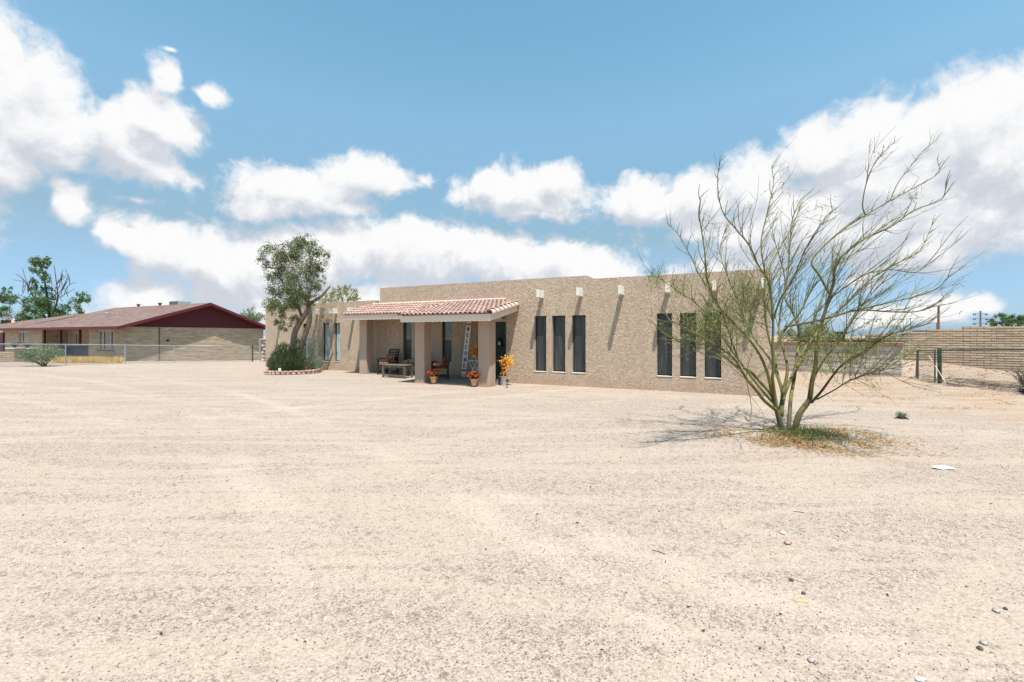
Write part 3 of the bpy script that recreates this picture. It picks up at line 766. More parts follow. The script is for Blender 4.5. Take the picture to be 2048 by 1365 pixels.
def welcome_sign():
    a = HW(S(928, 1.0)-.02, 1.0, .24); b = HW(S(933,1.3), 1.36, 2.18)
    t0 = .80; s_ = S(926.5, t0)
    rt = empty('welcome_sign', HW(s_, t0, .05), ROT, 'tall white leaning board reading WELCOME in black letters', 'sign')
    Ht = 2.12; W_ = .22
    # board lies in local XZ, tilted back towards the wall and slightly to the right
    rt.rotation_euler = (R(-9), R(1.3), ROT)
    MB().bbox(-W_/2,W_/2,0,.025,.12,Ht,.003).build('board', M['signw'], rt)
    for z in (.20, 1.97): MB().box(-W_/2-.002,W_/2+.002,-.006,-.001,z,z+.085).build('painted_band', M['signo'], rt)
    MB().box(-.03,.03,.027,.05,0,1.0).box(-W_/2+.02,W_/2-.02,.0,.025,0,.12).build('foot', M['metal'], rt)
    # serif letters traced as strokes
    def letter(chr_, z0, h=.155, w=.125):
        st = .028; th = .012; m = MB()
        def q(x0, z0_, x1, z1_, wd):
            a = Vector((x0*w-w/2, 0, z0+z0_*h)); b = Vector((x1*w-w/2, 0, z0+z1_*h)); d = (b-a).normalized(); n = Vector((d.z,0,-d.x))*wd/2
            y0, y1 = -.009, -.001
            vs = [(p.x+k*n.x, y, p.z+k*n.z) for y in (y0,y1) for (p,k) in ((a,-1),(a,1),(b,1),(b,-1))]
            m.add(vs, [(0,1,2,3),(7,6,5,4),(0,4,5,1),(1,5,6,2),(2,6,7,3),(3,7,4,0)])
        def arc(cx, cz, rx, rz, a0, a1, n=14):
            for i in range(n):
                u0 = a0+(a1-a0)*i/n; u1 = a0+(a1-a0)*(i+1.05)/n
                um = (u0+u1)/2; wd = th+ (st-th)*abs(math.cos(um))
                q(cx+rx*math.cos(u0), cz+rz*math.sin(u0), cx+rx*math.cos(u1), cz+rz*math.sin(u1), wd)
        if chr_ == 'W':
            q(.06,.98,.30,.03,st); q(.30,.03,.5,.85,th); q(.48,.85,.72,.03,st); q(.72,.03,.95,.98,th)
            q(-.04,.97,.24,.97,th); q(.36,.97,.60,.97,th); q(.80,.97,1.06,.97,th)
        if chr_ == 'E':
            q(.25,.0,.25,1,st); q(.1,.96,.85,.96,th); q(.1,.04,.88,.04,th); q(.25,.5,.65,.5,th); q(.84,.74,.84,1,th); q(.86,0,.86,.28,th); q(.65,.38,.65,.62,th)
        if chr_ == 'L':
            q(.3,.0,.3,1,st); q(.12,.96,.5,.96,th); q(.12,.04,.88,.04,th); q(.87,0,.87,.32,th)
        if chr_ == 'C':
            arc(.53,.5,.36,.46, R(48), R(312)); q(.80,.66,.80,1,th)
        if chr_ == 'O': arc(.5,.5,.38,.46, 0, 2*math.pi, 20)
        if chr_ == 'M':
            q(.14,0,.14,1,th); q(.14,.98,.5,.1,st); q(.5,.1,.84,.98,th); q(.86,0,.86,1,st); q(0,.04,.3,.04,th); q(.7,.04,1.02,.04,th); q(0,.96,.2,.96,th); q(.8,.96,1.02,.96,th)
        m.build('letter', M['signb'], rt)
    z = 1.755
    for c in 'WELCOME': letter(c, z); z -= .235
welcome_sign()

def flower_pot(c, label):
    rt = empty('flower_pot', c, 0, label, 'flower pot', 'terracotta pots of red flowers')
    MB().lathe((0,0,0), [(.085,0),(.115,.17),(.13,.175),(.135,.215),(.12,.215),(.115,.17),(.0,.165)], 20).build('pot', M['pot'], rt, sm=False)
    st = MB(); fl = MB(); lf = MB()
    for i in range(60):
        a = random.uniform(0,6.283); r = .24*math.sqrt(random.random()); z = .40 - r*r*1.6 + random.uniform(-.05,.05)
        top = Vector((r*math.cos(a), r*math.sin(a), z)); st.tube([(0,0,.18), top*.55+Vector((0,0,.13)), top], .003, 3)
        for k in range(9):
            fl.leaf(top, .042, .02, Vector((math.cos(k*.7), math.sin(k*.7), .4)))
        for k in range(3): lf.leaf(top*random.uniform(.6,.95)+Vector((0,0,.03)), .05, .02)
    st.build('stem', M['green'], rt); fl.build('blossoms', M['red'], rt); lf.build('leaves', M['green'], rt)
flower_pot(HW(S(867.5,-1.35), -1.35, .035), 'terracotta pot of red flowers beside the middle porch column')
flower_pot(HW(S(948.5,-1.45), -1.45, .035), 'terracotta pot of red flowers left of the right porch column')

def plant_table():
    c = HW(S(949,.35), .35, .035); rt = empty('plant_stand', c, ROT, 'small white metal folding table behind the right porch column', 'table')
    MB().lathe((0,0,.66), [(.0,0),(.23,0),(.235,.01),(.23,.02),(0,.02)], 24).build('table_top', M['white'], rt)
    for (x0,y0,x1,y1) in ((-.18,-.12,.12,-.12),(.18,-.12,-.12,-.12),(-.18,.12,.12,.12),(.18,.12,-.12,.12)):
        MB().tube([(x0,y0,.66),(x1*.3,y1,.3),(x1,y1,0)], .011, 6).build('leg', M['white'], rt)
    b = empty('flower_vase', c+Vector((0,0,.68)), 0, 'bunch of orange autumn leaves in a vase on the white metal table', 'flowers')
    MB().lathe((0,0,0), [(.06,0),(.085,.08),(.06,.18),(.07,.22),(.06,.22),(.0,.2)], 14).build('vase', M['trim'], b, sm=True)
    m = MB()
    for i in range(230):
        d = Vector((random.gauss(.03,.10), random.gauss(0,.10), .30+random.gauss(0,.12))); m.leaf(d, .09, .07)
    m.build('leaves', M['orange'], b)
    j = empty('glass_jar', c+Vector((-.05,-.15,.68)), 0, 'small glass jar at the front of the white metal table', 'jar')
    MB().lathe((0,0,0), [(.035,0),(.04,.02),(.04,.09),(.03,.11),(0,.11)], 12).build('jar_body', M['glass'], j, sm=True)
    MB().lathe((0,0,.11), [(.033,0),(.033,.02),(0,.02)], 12).build('lid', M['metal'], j)
plant_table()

def leaf_bucket():
    c = HW(S(1007,-.7)+.0, -.7, 0.0); rt = empty('metal_bucket', c, 0, 'metal bucket of tall orange and yellow autumn leaves by the door', 'bucket')
    MB().lathe((0,0,0), [(.085,0),(.12,.28),(.13,.285),(.13,.30),(.115,.30),(.10,.1),(0,.1)], 20).build('bucket_body', M['metal'], rt)
    st = MB()
    for i in range(14):
        a = random.uniform(-1,1); st.tube([(0,0,.1),(a*.07,.02*i/14,.5),(a*.2,random.uniform(-.05,.08),.95)], .005, 4)
    st.build('stem', M['dbark'], rt)
    m = MB(); y = MB()
    for i in range(230):
        k = random.random(); x = random.gauss(.02,.05); m.leaf((x+.0*(k>.5), random.gauss(0,.08), .34+.52*k+random.gauss(0,.05)), .075, .055)
    for i in range(120): y.leaf((.20+random.gauss(0,.06), random.gauss(0,.09), .76+random.gauss(0,.09)), .085, .065)
    m.build('orange_leaves', M['orange'], rt); y.build('yellow_leaves', M['yellow'], rt)
    c2 = HW(S(995,-.55), -.55, .0); r2 = empty('lantern', c2, ROT, 'small white candle lantern on the ground in front of the door', 'lantern')
    f = MB()
    for (x, y_) in ((-.06,-.06),(.06,-.06),(.06,.06),(-.06,.06)): f.box(x-.006,x+.006,y_-.006,y_+.006,0,.24)
    f.box(-.07,.07,-.07,.07,0,.015); f.lathe((0,0,.24), [(.09,0),(.02,.07),(0,.075)], 4); f.tube([(-.03,0,.31),(0,0,.36),(.03,0,.31)], .004, 5)
    f.build('frame', M['black'], r2); MB().lathe((0,0,.016), [(.035,0),(.035,.14),(0,.14)], 12).build('candle', M['white'], r2)
leaf_bucket()
def hanging():
    c = HW(S(997,1.3), 1.42, 1.42); rt = empty('hanging_lantern', c, ROT, 'black lantern shaped hanging with a white card on the green door', 'lantern')
    MB().box(-.075,.075,-.05,0,-.22,.02).lathe((0,-.025,.02), [(.09,0),(.03,.09),(0,.1)], 4).build('lantern_body', M['black'], rt)
    MB().box(-.045,.045,-.056,-.051,-.17,-.05).build('card', M['signw'], rt)
    MB().tube([(0,-.02,.12),(0,.0,.42)], .004, 4).build('cord', M['black'], rt)
    c = HW(S(1009,1.3), 1.43, 1.5); rt = empty('letter_box', c, ROT, 'black metal letter box on the wall beside the door', 'letter box')
    MB().bbox(-.09,.09,-.1,0,-.18,.12,.01).build('box_body', M['black'], rt); MB().bar((-.095,-.03,.14),(.095,-.03,.14),.14,.012).build('lid', M['black'], rt)
hanging()
def path_light(px, py, h, lb, lean=0):
    c = G(px, py); rt = empty('path_light', c, 0, lb, 'garden light', 'small black path lights')
    rt.rotation_euler = (0, lean, .3)
    MB().tube([(0,0,-.03),(0,0,h*.62)], .012, 8).build('stake', M['black'], rt)
    MB().lathe((0,0,h*.62), [(.02,0),(.04,.03),(.045,h*.2),(.0,h*.2)], 12).build('lamp_glass', M['glass'], rt)
    MB().lathe((0,0,h*.62+h*.2+.001), [(.075,0),(.07,.012),(.02,.05),(0,.055)], 14).build('cap', M['black'], rt)
path_light(1037, 765, .44, 'black path light on a stake close to the stucco wall right of the porch')
path_light(1014, 776, .26, 'short path light in the gravel in front of the right porch column', .05)
def flood():
    pass

# ------------------------------------------------------------------ plants
def leafcloud(mb, clumps, n, l, w):
    tot = sum(c[3]**2 for c in clumps)
    for (x, y, z, r) in clumps:
        k = int(n * r*r / tot)
        subs = [Vector((random.gauss(0,1), random.gauss(0,1), random.gauss(0,1))).normalized()*r*random.uniform(.45,1.0) for _ in range(max(4, int(r*22)))]
        for _ in range(k):
            s = random.choice(subs); p = Vector((x,y,z)) + s + Vector((random.gauss(0,1), random.gauss(0,1), random.gauss(0,1)))*r*.17
            mb.leaf(p, l*random.uniform(.6,1.2), w*random.uniform(.7,1.2))
def limb(mb, pts, r0, r1, n=7):
    # smooth a polyline and skin it
    pts = [Vector(p) for p in pts]; out = []
    for i in range(len(pts)-1):
        p0 = pts[max(i-1,0)]; p1 = pts[i]; p2 = pts[i+1]; p3 = pts[min(i+2,len(pts)-1)]
        for k in range(4):
            t = k/4
            out.append(.5*((2*p1)+(p2-p0)*t+(2*p0-5*p1+4*p2-p3)*t*t+(3*p1-p0-3*p2+p3)*t**3))
    out.append(pts[-1]); m = len(out)
    mb.tube(out, [r0+(r1-r0)*(i/(m-1))**.8 for i in range(m)], n)
    return out

# olive tree left of the porch
def olive_tree():
    D = 19.3; base = on_ground(601, D); rt = empty('olive_tree', base, 0, 'leaning grey green tree with thick twisted trunk in front of the left wing', 'tree')
    t = MB()
    q = lambda px, py, dd=0: P(px, py, D+dd)
    tr = limb(t, [q(603,748), q(593,715), q(587,690), q(590,665), q(600,645), q(611,628), q(617,612), q(613,590)], .165, .08, 12)
    limb(t, [q(606,640), q(596,615,.3), q(575,585,.4), q(562,560,.5), q(545,545,.5)], .07, .02, 8)
    limb(t, [q(613,605), q(625,570,-.3), q(628,540,-.4), q(618,510,-.4), q(610,490,-.3)], .055, .015, 8)
    limb(t, [q(612,612), q(640,595,.2), q(652,582,.2), q(661,572,.2)], .09, .035, 8)
    limb(t, [q(612,600), q(595,560,-.5), q(580,520,-.6), q(568,500,-.5), q(565,492,-.5)], .05, .015, 8)
    limb(t, [q(560,538,.4), q(545,536,.4), q(531,535,.5)], .05, .03, 6)
    limb(t, [q(600,700,-.1), q(612,665,-.1), q(620,640,-.05), q(618,615)], .13, .09, 8)
    t.build('trunk', M['bark'], rt, origin=base, sm=True)
    c = []
    for (px, py, r, dd) in ((540,512,26,.3),(528,528,16,.4),(575,505,26,-.3),(608,498,28,-.2),(612,482,14,0),(640,520,24,.3),(600,530,34,-.4),(565,545,32,.2),(640,548,14,.4),
                            (600,560,36,-.6),(595,500,24,.2),(620,545,30,.5),(575,530,30,.6),(590,580,32,.3),(560,600,26,-.2),(600,610,24,.1),(555,520,20,0),(632,500,16,.2),(560,575,30,.4),(545,598,26,.3),(575,600,30,-.5),(605,590,28,-.5),(548,620,20,.2),(556,648,12,.1),(570,655,12,-.3),(590,640,14,-.3),(580,625,22,-.3),(628,582,22,-.3),(560,640,14,0),(590,470+35,26,.5),(620,605,14,-.2),(540,555,12,0),(654,512,10,0),(646,560,8,.2)):
        p = q(px, py, dd); c.append((p.x, p.y, p.z, r/F*D))
    m = MB(); leafcloud(m, [(x_,y_,z_,q_*.92) for (x_,y_,z_,q_) in c], 27000, .085, .032); m.build('crown', M['olive'], rt, origin=base)
olive_tree()
def planter():
    c = on_ground(586, 18.95); rt = empty('stone_planter', c, 0, 'low ring of reddish stones around the leaning tree', 'planter')
    n = 34; mb = MB()
    ax, ay = 1.06, 1.0
    for i in range(n):
        a = 2*math.pi*i/n
        mb.stone((ax*math.cos(a), ay*math.sin(a), .05), .115, .08, .085, a+math.pi/2, .12)
        mb.stone((ax*math.cos(a+.09), ay*math.sin(a+.09), .13), .11, .075, .05, a+math.pi/2, .12)
    mb.build('stone_edging', M['rock'], rt)
    e = MB(); e.lathe((0,0,0), [(1.0,-.05),(1.0,.07),(.6,.10),(0,.12)], 30); e.build('soil', plain('planter_soil', (.16,.10,.07), .95), rt, sm=True)
    tg = G(575, 741.5)
    cpt = c + Vector((-.12,-.86,.12)); o = empty('plant_label', cpt, 0, 'small blank white card standing in the stone ring', 'card')
    MB().box(-.055,.055,-.004,.004,.03,.15).build('card', M['white'], o); MB().box(-.005,.005,-.004,.004,-.05,.03).build('stake', M['metal'], o)
planter()
def shrub(name, label, base, clumps, n, l, w, mat, stems=14, up=.6, cat='shrub', group=None, stemmat='dbark'):
    rt = empty(name, base, 0, label, cat, group)
    m = MB(); st = MB()
    for (dx, dy, dz, r) in clumps:
        for k in range(int(n*r*r/sum(c[3]**2 for c in clumps))):
            d = Vector((random.gauss(0,1), random.gauss(0,1), random.gauss(0,1))).normalized()*r*random.random()**.4
            if stems > 20 and dz + d.z < .10: d.z = .10 - dz + abs(d.z)*.1
            m.leaf(Vector((dx,dy,dz))+d, l*random.uniform(.7,1.3), w, (d/r + Vector((0,0,up)) + Vector((random.gauss(0,.4), random.gauss(0,.4), random.gauss(0,.4)))))
    for i in range(stems):
        c = random.choice(clumps); e = Vector(c[:3]) + Vector((random.gauss(0,.5), random.gauss(0,.5), random.gauss(0,.4)))*c[3]
        st.tube([(random.gauss(0,.05), random.gauss(0,.05), 0), e*.5+Vector((0,0,.05)), e], [.012,.008,.003], 4)
    st.build('stems', M[stemmat], rt); m.build('foliage', M[mat], rt)
b = on_ground(577, 18.75)
shrub('rosemary_shrub', 'dense dark green upright bush at the foot of the leaning tree', b,
      [(-.50,0,.38,.36),(-.2,-.1,.45,.40),(.1,0,.42,.40),(-.35,.1,.72,.30),(.0,.1,.78,.30),(-.66,.1,.25,.24),(.35,.1,.42,.34),(-.1,-.2,.25,.35),(-.62,.1,.72,.16),(-.45,.1,1.0,.14),(-.18,0,1.12,.13),(.15,0,1.1,.12),(.45,.1,.8,.18),(-.78,.1,.5,.12),(.3,.1,1.3,.1)], 6500, .16, .02, 'rosemary', 150, 2.2)
b2 = on_ground(624, 19.2)
shrub('grey_shrub', 'wispy grey green shrub between the leaning tree and the curtained windows', b2,
      [(-.15,0,.35,.32),(.12,0,.5,.3),(-.25,0,.85,.28),(-.05,.05,1.1,.25),(.22,0,.25,.22),(.05,0,1.4,.16)], 3000, .05, .02, 'sage', 26, .4)

# ------------------------------------------------------------------ palo verde
def palo_verde():
    D0 = 7.15; base = on_ground(1577, D0); base.z = 0
    rt = empty('palo_verde_tree', base, 0, 'sparse green barked palo verde with many slender stems in the gravel yard', 'tree')
    LB = [ # (points px,py), depth at tip offset, r0, r1
     ([(1566,872),(1560,845),(1554,822)], 0, .054, .038, 0),
     ([(1554,822),(1529,802),(1511,779),(1495,761),(1482,739),(1466,716),(1430,690),(1393,668),(1340,642)], -1.2, .032, .005, 1),
     ([(1553,822),(1543,790),(1524,768),(1502,745),(1488,735),(1472,707),(1450,642),(1431,598),(1399,550),(1380,511),(1354,466),(1334,448)], .7, .033, .003, 1),
     ([(1554,820),(1547,779),(1545,756),(1547,734),(1545,693),(1546,642),(1538,566),(1518,534),(1499,492),(1473,460),(1444,421),(1435,357),(1443,315)], -.5, .033, .003, 1),
     ([(1558,830),(1560,822),(1565,789),(1558,761),(1554,745),(1546,705),(1535,663),(1528,598),(1530,550),(1522,486),(1536,420),(1547,366),(1543,334)], .9, .036, .004, 1),
     ([(1562,832),(1568,790),(1583,756),(1595,735),(1608,713),(1621,660),(1638,615),(1650,580),(1662,540),(1665,500)], 1.2, .036, .006, 1),
     ([(1577,865),(1579,830),(1582,793),(1589,754),(1594,710),(1598,663),(1585,625),(1570,595),(1577,540),(1580,486),(1585,437),(1600,400)], 1.4, .036, .004, 1),
     ([(1588,868),(1597,832),(1611,811),(1620,799)], 0, .050, .040, 0),
     ([(1619,800),(1624,764),(1631,730),(1635,685),(1645,642),(1657,600),(1667,566),(1670,534),(1689,508),(1728,479),(1783,453),(1828,421),(1883,399),(1892,363)], -.6, .039, .004, 1),
     ([(1661,592),(1638,550),(1623,524),(1651,489),(1696,453),(1731,431),(1780,402),(1834,373),(1876,347),(1875,321)], .4, .022, .004, 1),
     ([(1731,431),(1725,411),(1731,373),(1744,337),(1757,315),(1789,284)], .4, .012, .003, 1),
     ([(1780,402),(1796,366),(1821,334),(1844,305),(1870,284)], .5, .010, .003, 1),
     ([(1570,653),(1620,645),(1657,636),(1715,621),(1780,624),(1830,624),(1862,615),(1890,609)], -.9, .022, .004, 1),
     ([(1731,617),(1790,603),(1825,595),(1870,579),(1892,560),(1899,545)], -.6, .012, .003, 1),
     ([(1622,806),(1643,783),(1664,754),(1686,729),(1722,707),(1762,679),(1804,662),(1850,650)], -1.3, .024, .004, 1),
     ([(1634,799),(1671,779),(1700,761),(1745,745),(1780,738)], -1.6, .014, .003, 1),
     ([(1545,790),(1535,747),(1521,713),(1498,679),(1464,642),(1433,606),(1415,560),(1409,502),(1399,431),(1401,395)], -1.1, .028, .004, 1),
     ([(1556,815),(1540,800),(1515,770),(1480,725),(1455,690),(1425,645),(1395,610),(1360,585),(1325,562),(1300,545)], .3, .024, .004, 1),
     ([(1568,800),(1560,770),(1540,720),(1510,680),(1490,640),(1470,590),(1450,540),(1440,500),(1450,460)], 1.5, .024, .004, 1),
     ([(1595,735),(1608,700),(1640,660),(1690,610),(1740,560),(1790,530),(1840,500),(1868,440)], 1.3, .026, .004, 1),
     ([(1547,700),(1570,660),(1600,625),(1618,590),(1640,560),(1690,520),(1730,495)], .2, .022, .004, 1),
     ([(1546,642),(1560,600),(1585,560),(1610,500),(1640,450),(1665,420)], -.3, .018, .003, 1),
     ([(1530,560),(1545,520),(1570,480),(1590,440),(1600,410)], .9, .014, .003, 1),
     ([(1657,600),(1690,575),(1730,550),(1780,540),(1830,545),(1862,520)], -.9, .014, .003, 1),
     ([(1624,764),(1645,725),(1672,690),(1700,650),(1722,615),(1760,570)], -1.2, .018, .003, 1),
     ([(1482,739),(1450,715),(1410,690),(1375,690),(1340,672)], -1.4, .014, .003, 1),
     ([(1565,789),(1575,740),(1567,700),(1558,660),(1563,610),(1570,560),(1556,505),(1545,470)], 1.0, .028, .004, 1),
    ]
    tr = MB(); br = MB(); tw = MB(); lf = MB()
    paths = []
    for (pts, dd, r0, r1, kids) in LB:
        n = len(pts); arr = []
        y0 = pts[0][1]
        for i, (px, py) in enumerate(pts):
            h = max(0, min(1, (868 - py)/500)); h0 = max(0,(868-y0)/500)
            lat = abs(px-pts[0][0])/350
            k = min(1, (i/(n-1))**1.1)
            arr.append(P(px, py, D0 + dd*k + (0 if True else lat)))
        big = r0 > .024
        o = limb(tr if big else br, arr, r0, r1, 9 if big else 5)
        if kids: paths.append((o, r0, r1))
    # knots where limbs meet
    for (px, py, r) in ((1554,822,.042),(1620,799,.043),(1547,735,.025),(1489,737,.028),(1566,870,.062),(1589,868,.056)):
        c = P(px, py, D0); tr.stone(c, r, r, r*1.2, 0, .15)
    def curve(p, d, ln, bias, n=6, wig=.06):
        out = [p]; 
        for i in range(n):
            d = (d + bias*.16 + Vector((random.gauss(0,wig), random.gauss(0,wig), random.gauss(0,wig)))).normalized()
            p = p + d*ln/n; out.append(p)
        return out
    for (o, r0, r1) in paths:
        L_ = sum((o[i+1]-o[i]).length for i in range(len(o)-1)); acc = 0; nxt = .30*L_ if L_ > 1.6 else .1
        for i in range(len(o)-1):
            seg = (o[i+1]-o[i]); acc += seg.length
            while acc > nxt:
                f = acc/L_; nxt += random.uniform(.05,.13) if o[i+1].z > 2.0 else random.uniform(.035,.09)
                p = o[i+1]; tan = seg.normalized()
                h = p.z; right = (p.x - base.x)
                wind = Vector((.55 if h > 1.9 else .25*(1 if right > -.2 else -1.2), 0, .55))
                side = Vector((random.gauss(0,1), random.gauss(0,.9), random.gauss(0,.7)))
                d = (tan*.9 + side*.45 + wind*.45).normalized()
                if h < 1.9: d = (tan*.7 + side*.6 + Vector((.35 if right>0 else -.45,0,.25))).normalized()
                ln = random.uniform(.35,1.0)*(1.15-.45*f)
                if h > 3.2: ln *= .7
                if right > 1.5: ln *= .55
                elif right < -1.0: ln *= .62
                elif right > .7 and h < 2: ln *= .6
                c = curve(p, d, ln, wind); rr = max(.0024, min(.0055, r0*.3))
                br.tube(c, [rr*(1-.7*k/6)+.0008 for k in range(7)], 4, False)
                nt = int(ln*(4.0 if h > 2.3 else 7.5))
                for k in range(nt):
                    j = random.randint(1,6); pp = c[j]; dt = (c[min(j+1,6)]-c[j-1]).normalized()
                    d2 = (dt*1.0 + Vector((random.gauss(0,.5), random.gauss(0,.5), random.gauss(0,.45))) + wind*.2).normalized()
                    c2 = curve(pp, d2, random.uniform(.12,.42), wind, 3, .12)
                    tw.tube(c2, [.0030,.0026,.0021,.0014], 3, False)
                    lp = .5 if (h < 2.1) else .12
                    if random.random() < lp:
                        for _ in range(random.randint(2,6)):
                            q = random.choice(c2); lf.leaf(q + Vector((random.gauss(0,.012),)*3), .036, .013)
                        
    # leafier patches seen low on the left and right
    for (px, py, r, n, dd) in ((1310,555,20,60,.2),(1360,575,22,60,0),(1490,575,40,260,.3),(1500,610,36,200,.2),(1440,640,45,170,-.6),(1400,650,35,120,-.8),(1640,715,40,160,-.6),(1700,700,50,180,-.9),(1780,685,40,60,-1),(1480,680,40,120,-.5),(1828,392,14,14,.4),(1780,430,14,10,.4),(1650,420,26,18,0),(1565,375,24,14,.6),(1430,460,30,20,.3),(1755,300,16,12,.4)):
        for _ in range(int(n*1.8)):
            q = P(px+random.gauss(0,r*.6), py+random.gauss(0,r*.6), D0+dd+random.gauss(0,.25)); lf.leaf(q, random.uniform(.03,.055), .011, Vector((random.gauss(0,.5), random.gauss(0,.5), random.gauss(-.3,.8))))
            if random.random() < .5:
                d2 = Vector((random.gauss(0,.5), random.gauss(0,.4), random.gauss(.2,.6))); tw.tube([q-d2*.12, q, q+d2*.12], .0022, 3, False)
    tr.build('trunk', M['palo'], rt, origin=base, sm=True); br.build('branches', M['palotwig'], rt, origin=base)
    tw.build('twigs', M['palotwig'], rt, origin=base); lf.build('leaves', M['lime'], rt, origin=base)
palo_verde()

def litter():
    m = MB()
    for _ in range(17000):
        a = random.uniform(0, 6.283); r = abs(random.gauss(0,1))
        r = min(r, 2.1*random.random()**.5+.2)*(1+.35*mnoise.noise(Vector((math.cos(a)*2, math.sin(a)*2, 1)))); x = 4.5 + r*math.cos(a)*.80; y = 6.72 + r*math.sin(a)*.52
        if mnoise.noise(Vector((x*2.2,y*2.2,5))) < .02 and random.random() < .88: continue
        p = Vector((x, y, gz(x,y)+random.uniform(.012,.03)))
        d = Vector((random.gauss(0,1), random.gauss(0,1), random.gauss(0,.12))).normalized(); l = random.uniform(.03,.10)
        m.leaf(p, l, random.uniform(.004,.013), d)
    tag(m.build('leaf_litter', M['straw']), 'orange brown dry leaves and straw under the palo verde', 'leaf litter', kind='stuff')
    m = MB()
    for _ in range(1500):
        k = random.random()
        if k < .55: x, y = 4.60+random.gauss(0,.24), 6.88+random.gauss(0,.20)
        elif k < .8: x, y = 5.0+random.gauss(0,.4), 6.7+random.gauss(0,.22)
        else: x, y = 4.1+random.gauss(0,.3), 6.9+random.gauss(0,.22)
        h = random.uniform(.05,.17) if k < .55 else random.uniform(.03,.08)
        p = Vector((x, y, gz(x,y))); m.leaf(p, h, .006, Vector((random.gauss(0,.45), random.gauss(0,.45), 1)))
    tag(m.build('weeds', M['grassg']), 'green weeds and grass around the palo verde stems', 'grass', kind='stuff')
    # dry patches farther back right
    m = MB()
    for _ in range(5200):
        px = random.uniform(1610,2080); D = random.uniform(9.5,15.5); p = on_ground(px, D)
        if mnoise.noise(Vector((p.x*.8, p.y*1.4, 9))) < .12: continue
        m.leaf(p+Vector((0,0,.01)), random.uniform(.03,.10), .010, Vector((random.gauss(0,1), random.gauss(0,1), abs(random.gauss(0,.25)))))
    tag(m.build('dry_grass', M['straw']), 'thin dry orange grass patches behind the palo verde', 'dry grass', kind='stuff')
litter()
b = G(1803, 838)
shrub('weed', 'small lone grey green weed on the gravel right of the palo verde', b, [(.02,0,.05,.05),(-.06,0,.07,.04),(.06,0,.05,.03)], 260, .05, .008, 'sage', 12, .7, 'weed')

def debris():
    m = MB()
    for _ in range(420):
        D = 2.2 + 14*random.random()**1.4; p = on_ground(random.uniform(-20, 2080), D); l = random.uniform(.008,.028)*(1+.05*D)
        d = Vector((random.gauss(0,1), random.gauss(0,1), random.uniform(.05,.5))).normalized()
        m.leaf(p+Vector((0,0,.006)), l, l*random.uniform(.2,.5), d)
    tag(m.build('leaf_bits', M['dead']), 'tiny dry brown leaf bits scattered over the gravel yard', 'leaf bits', kind='stuff')
debris()
# ------------------------------------------------------------------ loose things on the gravel
def twig(pts, r, lb, mat='dbark', name='twig'):
    p = [G(*q)+Vector((0,0,r)) for q in pts]; m = MB().tube(p, r, 5); tag(m.build(name, M[mat], origin=p[0]), lb, 'twig')
twig([(1304,1101),(1318,1105),(1332,1110)], .0035, 'short dark brown twig lying alone in the middle foreground gravel')
twig([(1587,1024),(1600,1025),(1609,1027)], .003, 'thin dark twig on the gravel in front of the palo verde')
twig([(1590,1203),(1604,1204),(1616,1206)], .0035, 'pale straight stick on the foreground gravel', 'golden')
for (px, py, r, lb, mt_) in ((1566,1068,.022,'flat white stone on the foreground gravel','signw'),(1576,1088,.028,'tan rounded stone just below the flat white stone','rock'),
    (1583,1162,.015,'upper of two dark pebbles near the pale straight stick','dbark'),(1607,1188,.014,'lower of two dark pebbles near the pale straight stick','dbark'),
    (1993,1224,.020,'long dark grey stone at the right edge of the foreground','rubble'),(2011,1219,.012,'dark brown pebble beside the long grey stone','dbark'),
    (1968,1288,.018,'pale rounded stone in the lower right corner','rubble'),(1623,1323,.018,'round grey stone near the bottom edge','rubble'),(1960,1299,.014,'thin dark stone just below the pale rounded stone','dbark')):
    p = G(px, py); m = MB().stone(p+Vector((0,0,r*.35)), r*1.25, r, r*.6, .6, .1); tag(m.build('stone', M[mt_], origin=p, sm=True), lb, 'stone')
p = G(1885, 938); m = MB()
m.add([(-.17,-.02,.03),(-.06,-.07,.012),(.06,-.05,.02),(.17,-.03,.008),(.12,.03,.03),(.0,.04,.035),(-.12,.03,.035)], [(0,1,5,6),(1,2,5),(2,3,4,5)])
m.add([(-.17,-.02,.026),(-.06,-.07,.008),(.06,-.05,.016),(.17,-.03,.004),(.12,.03,.026),(.0,.04,.031),(-.12,.03,.031)], [(6,5,1,0),(5,2,1),(5,4,3,2)])
o = m.build('paper_scrap', M['paper']); o.location = p; o.scale = (.8,.8,.8); tag(o, 'crumpled scrap of white paper on the sand right of the palo verde', 'paper')
p = G(1842, 1362); m = MB().add([(-.05,-.01,.015),(.0,-.02,.01),(.05,0,.02),(.03,.02,.01),(-.03,.02,.02)], [(0,1,2,3,4)]).add([(-.05,-.01,.012),(.0,-.02,.007),(.05,0,.017),(.03,.02,.007),(-.03,.02,.017)], [(4,3,2,1,0)])
o = m.build('paper_scrap', M['paper']); o.location = p; o.scale = (.55,.55,.6); tag(o, 'tiny white paper scrap at the bottom edge of the yard', 'paper')

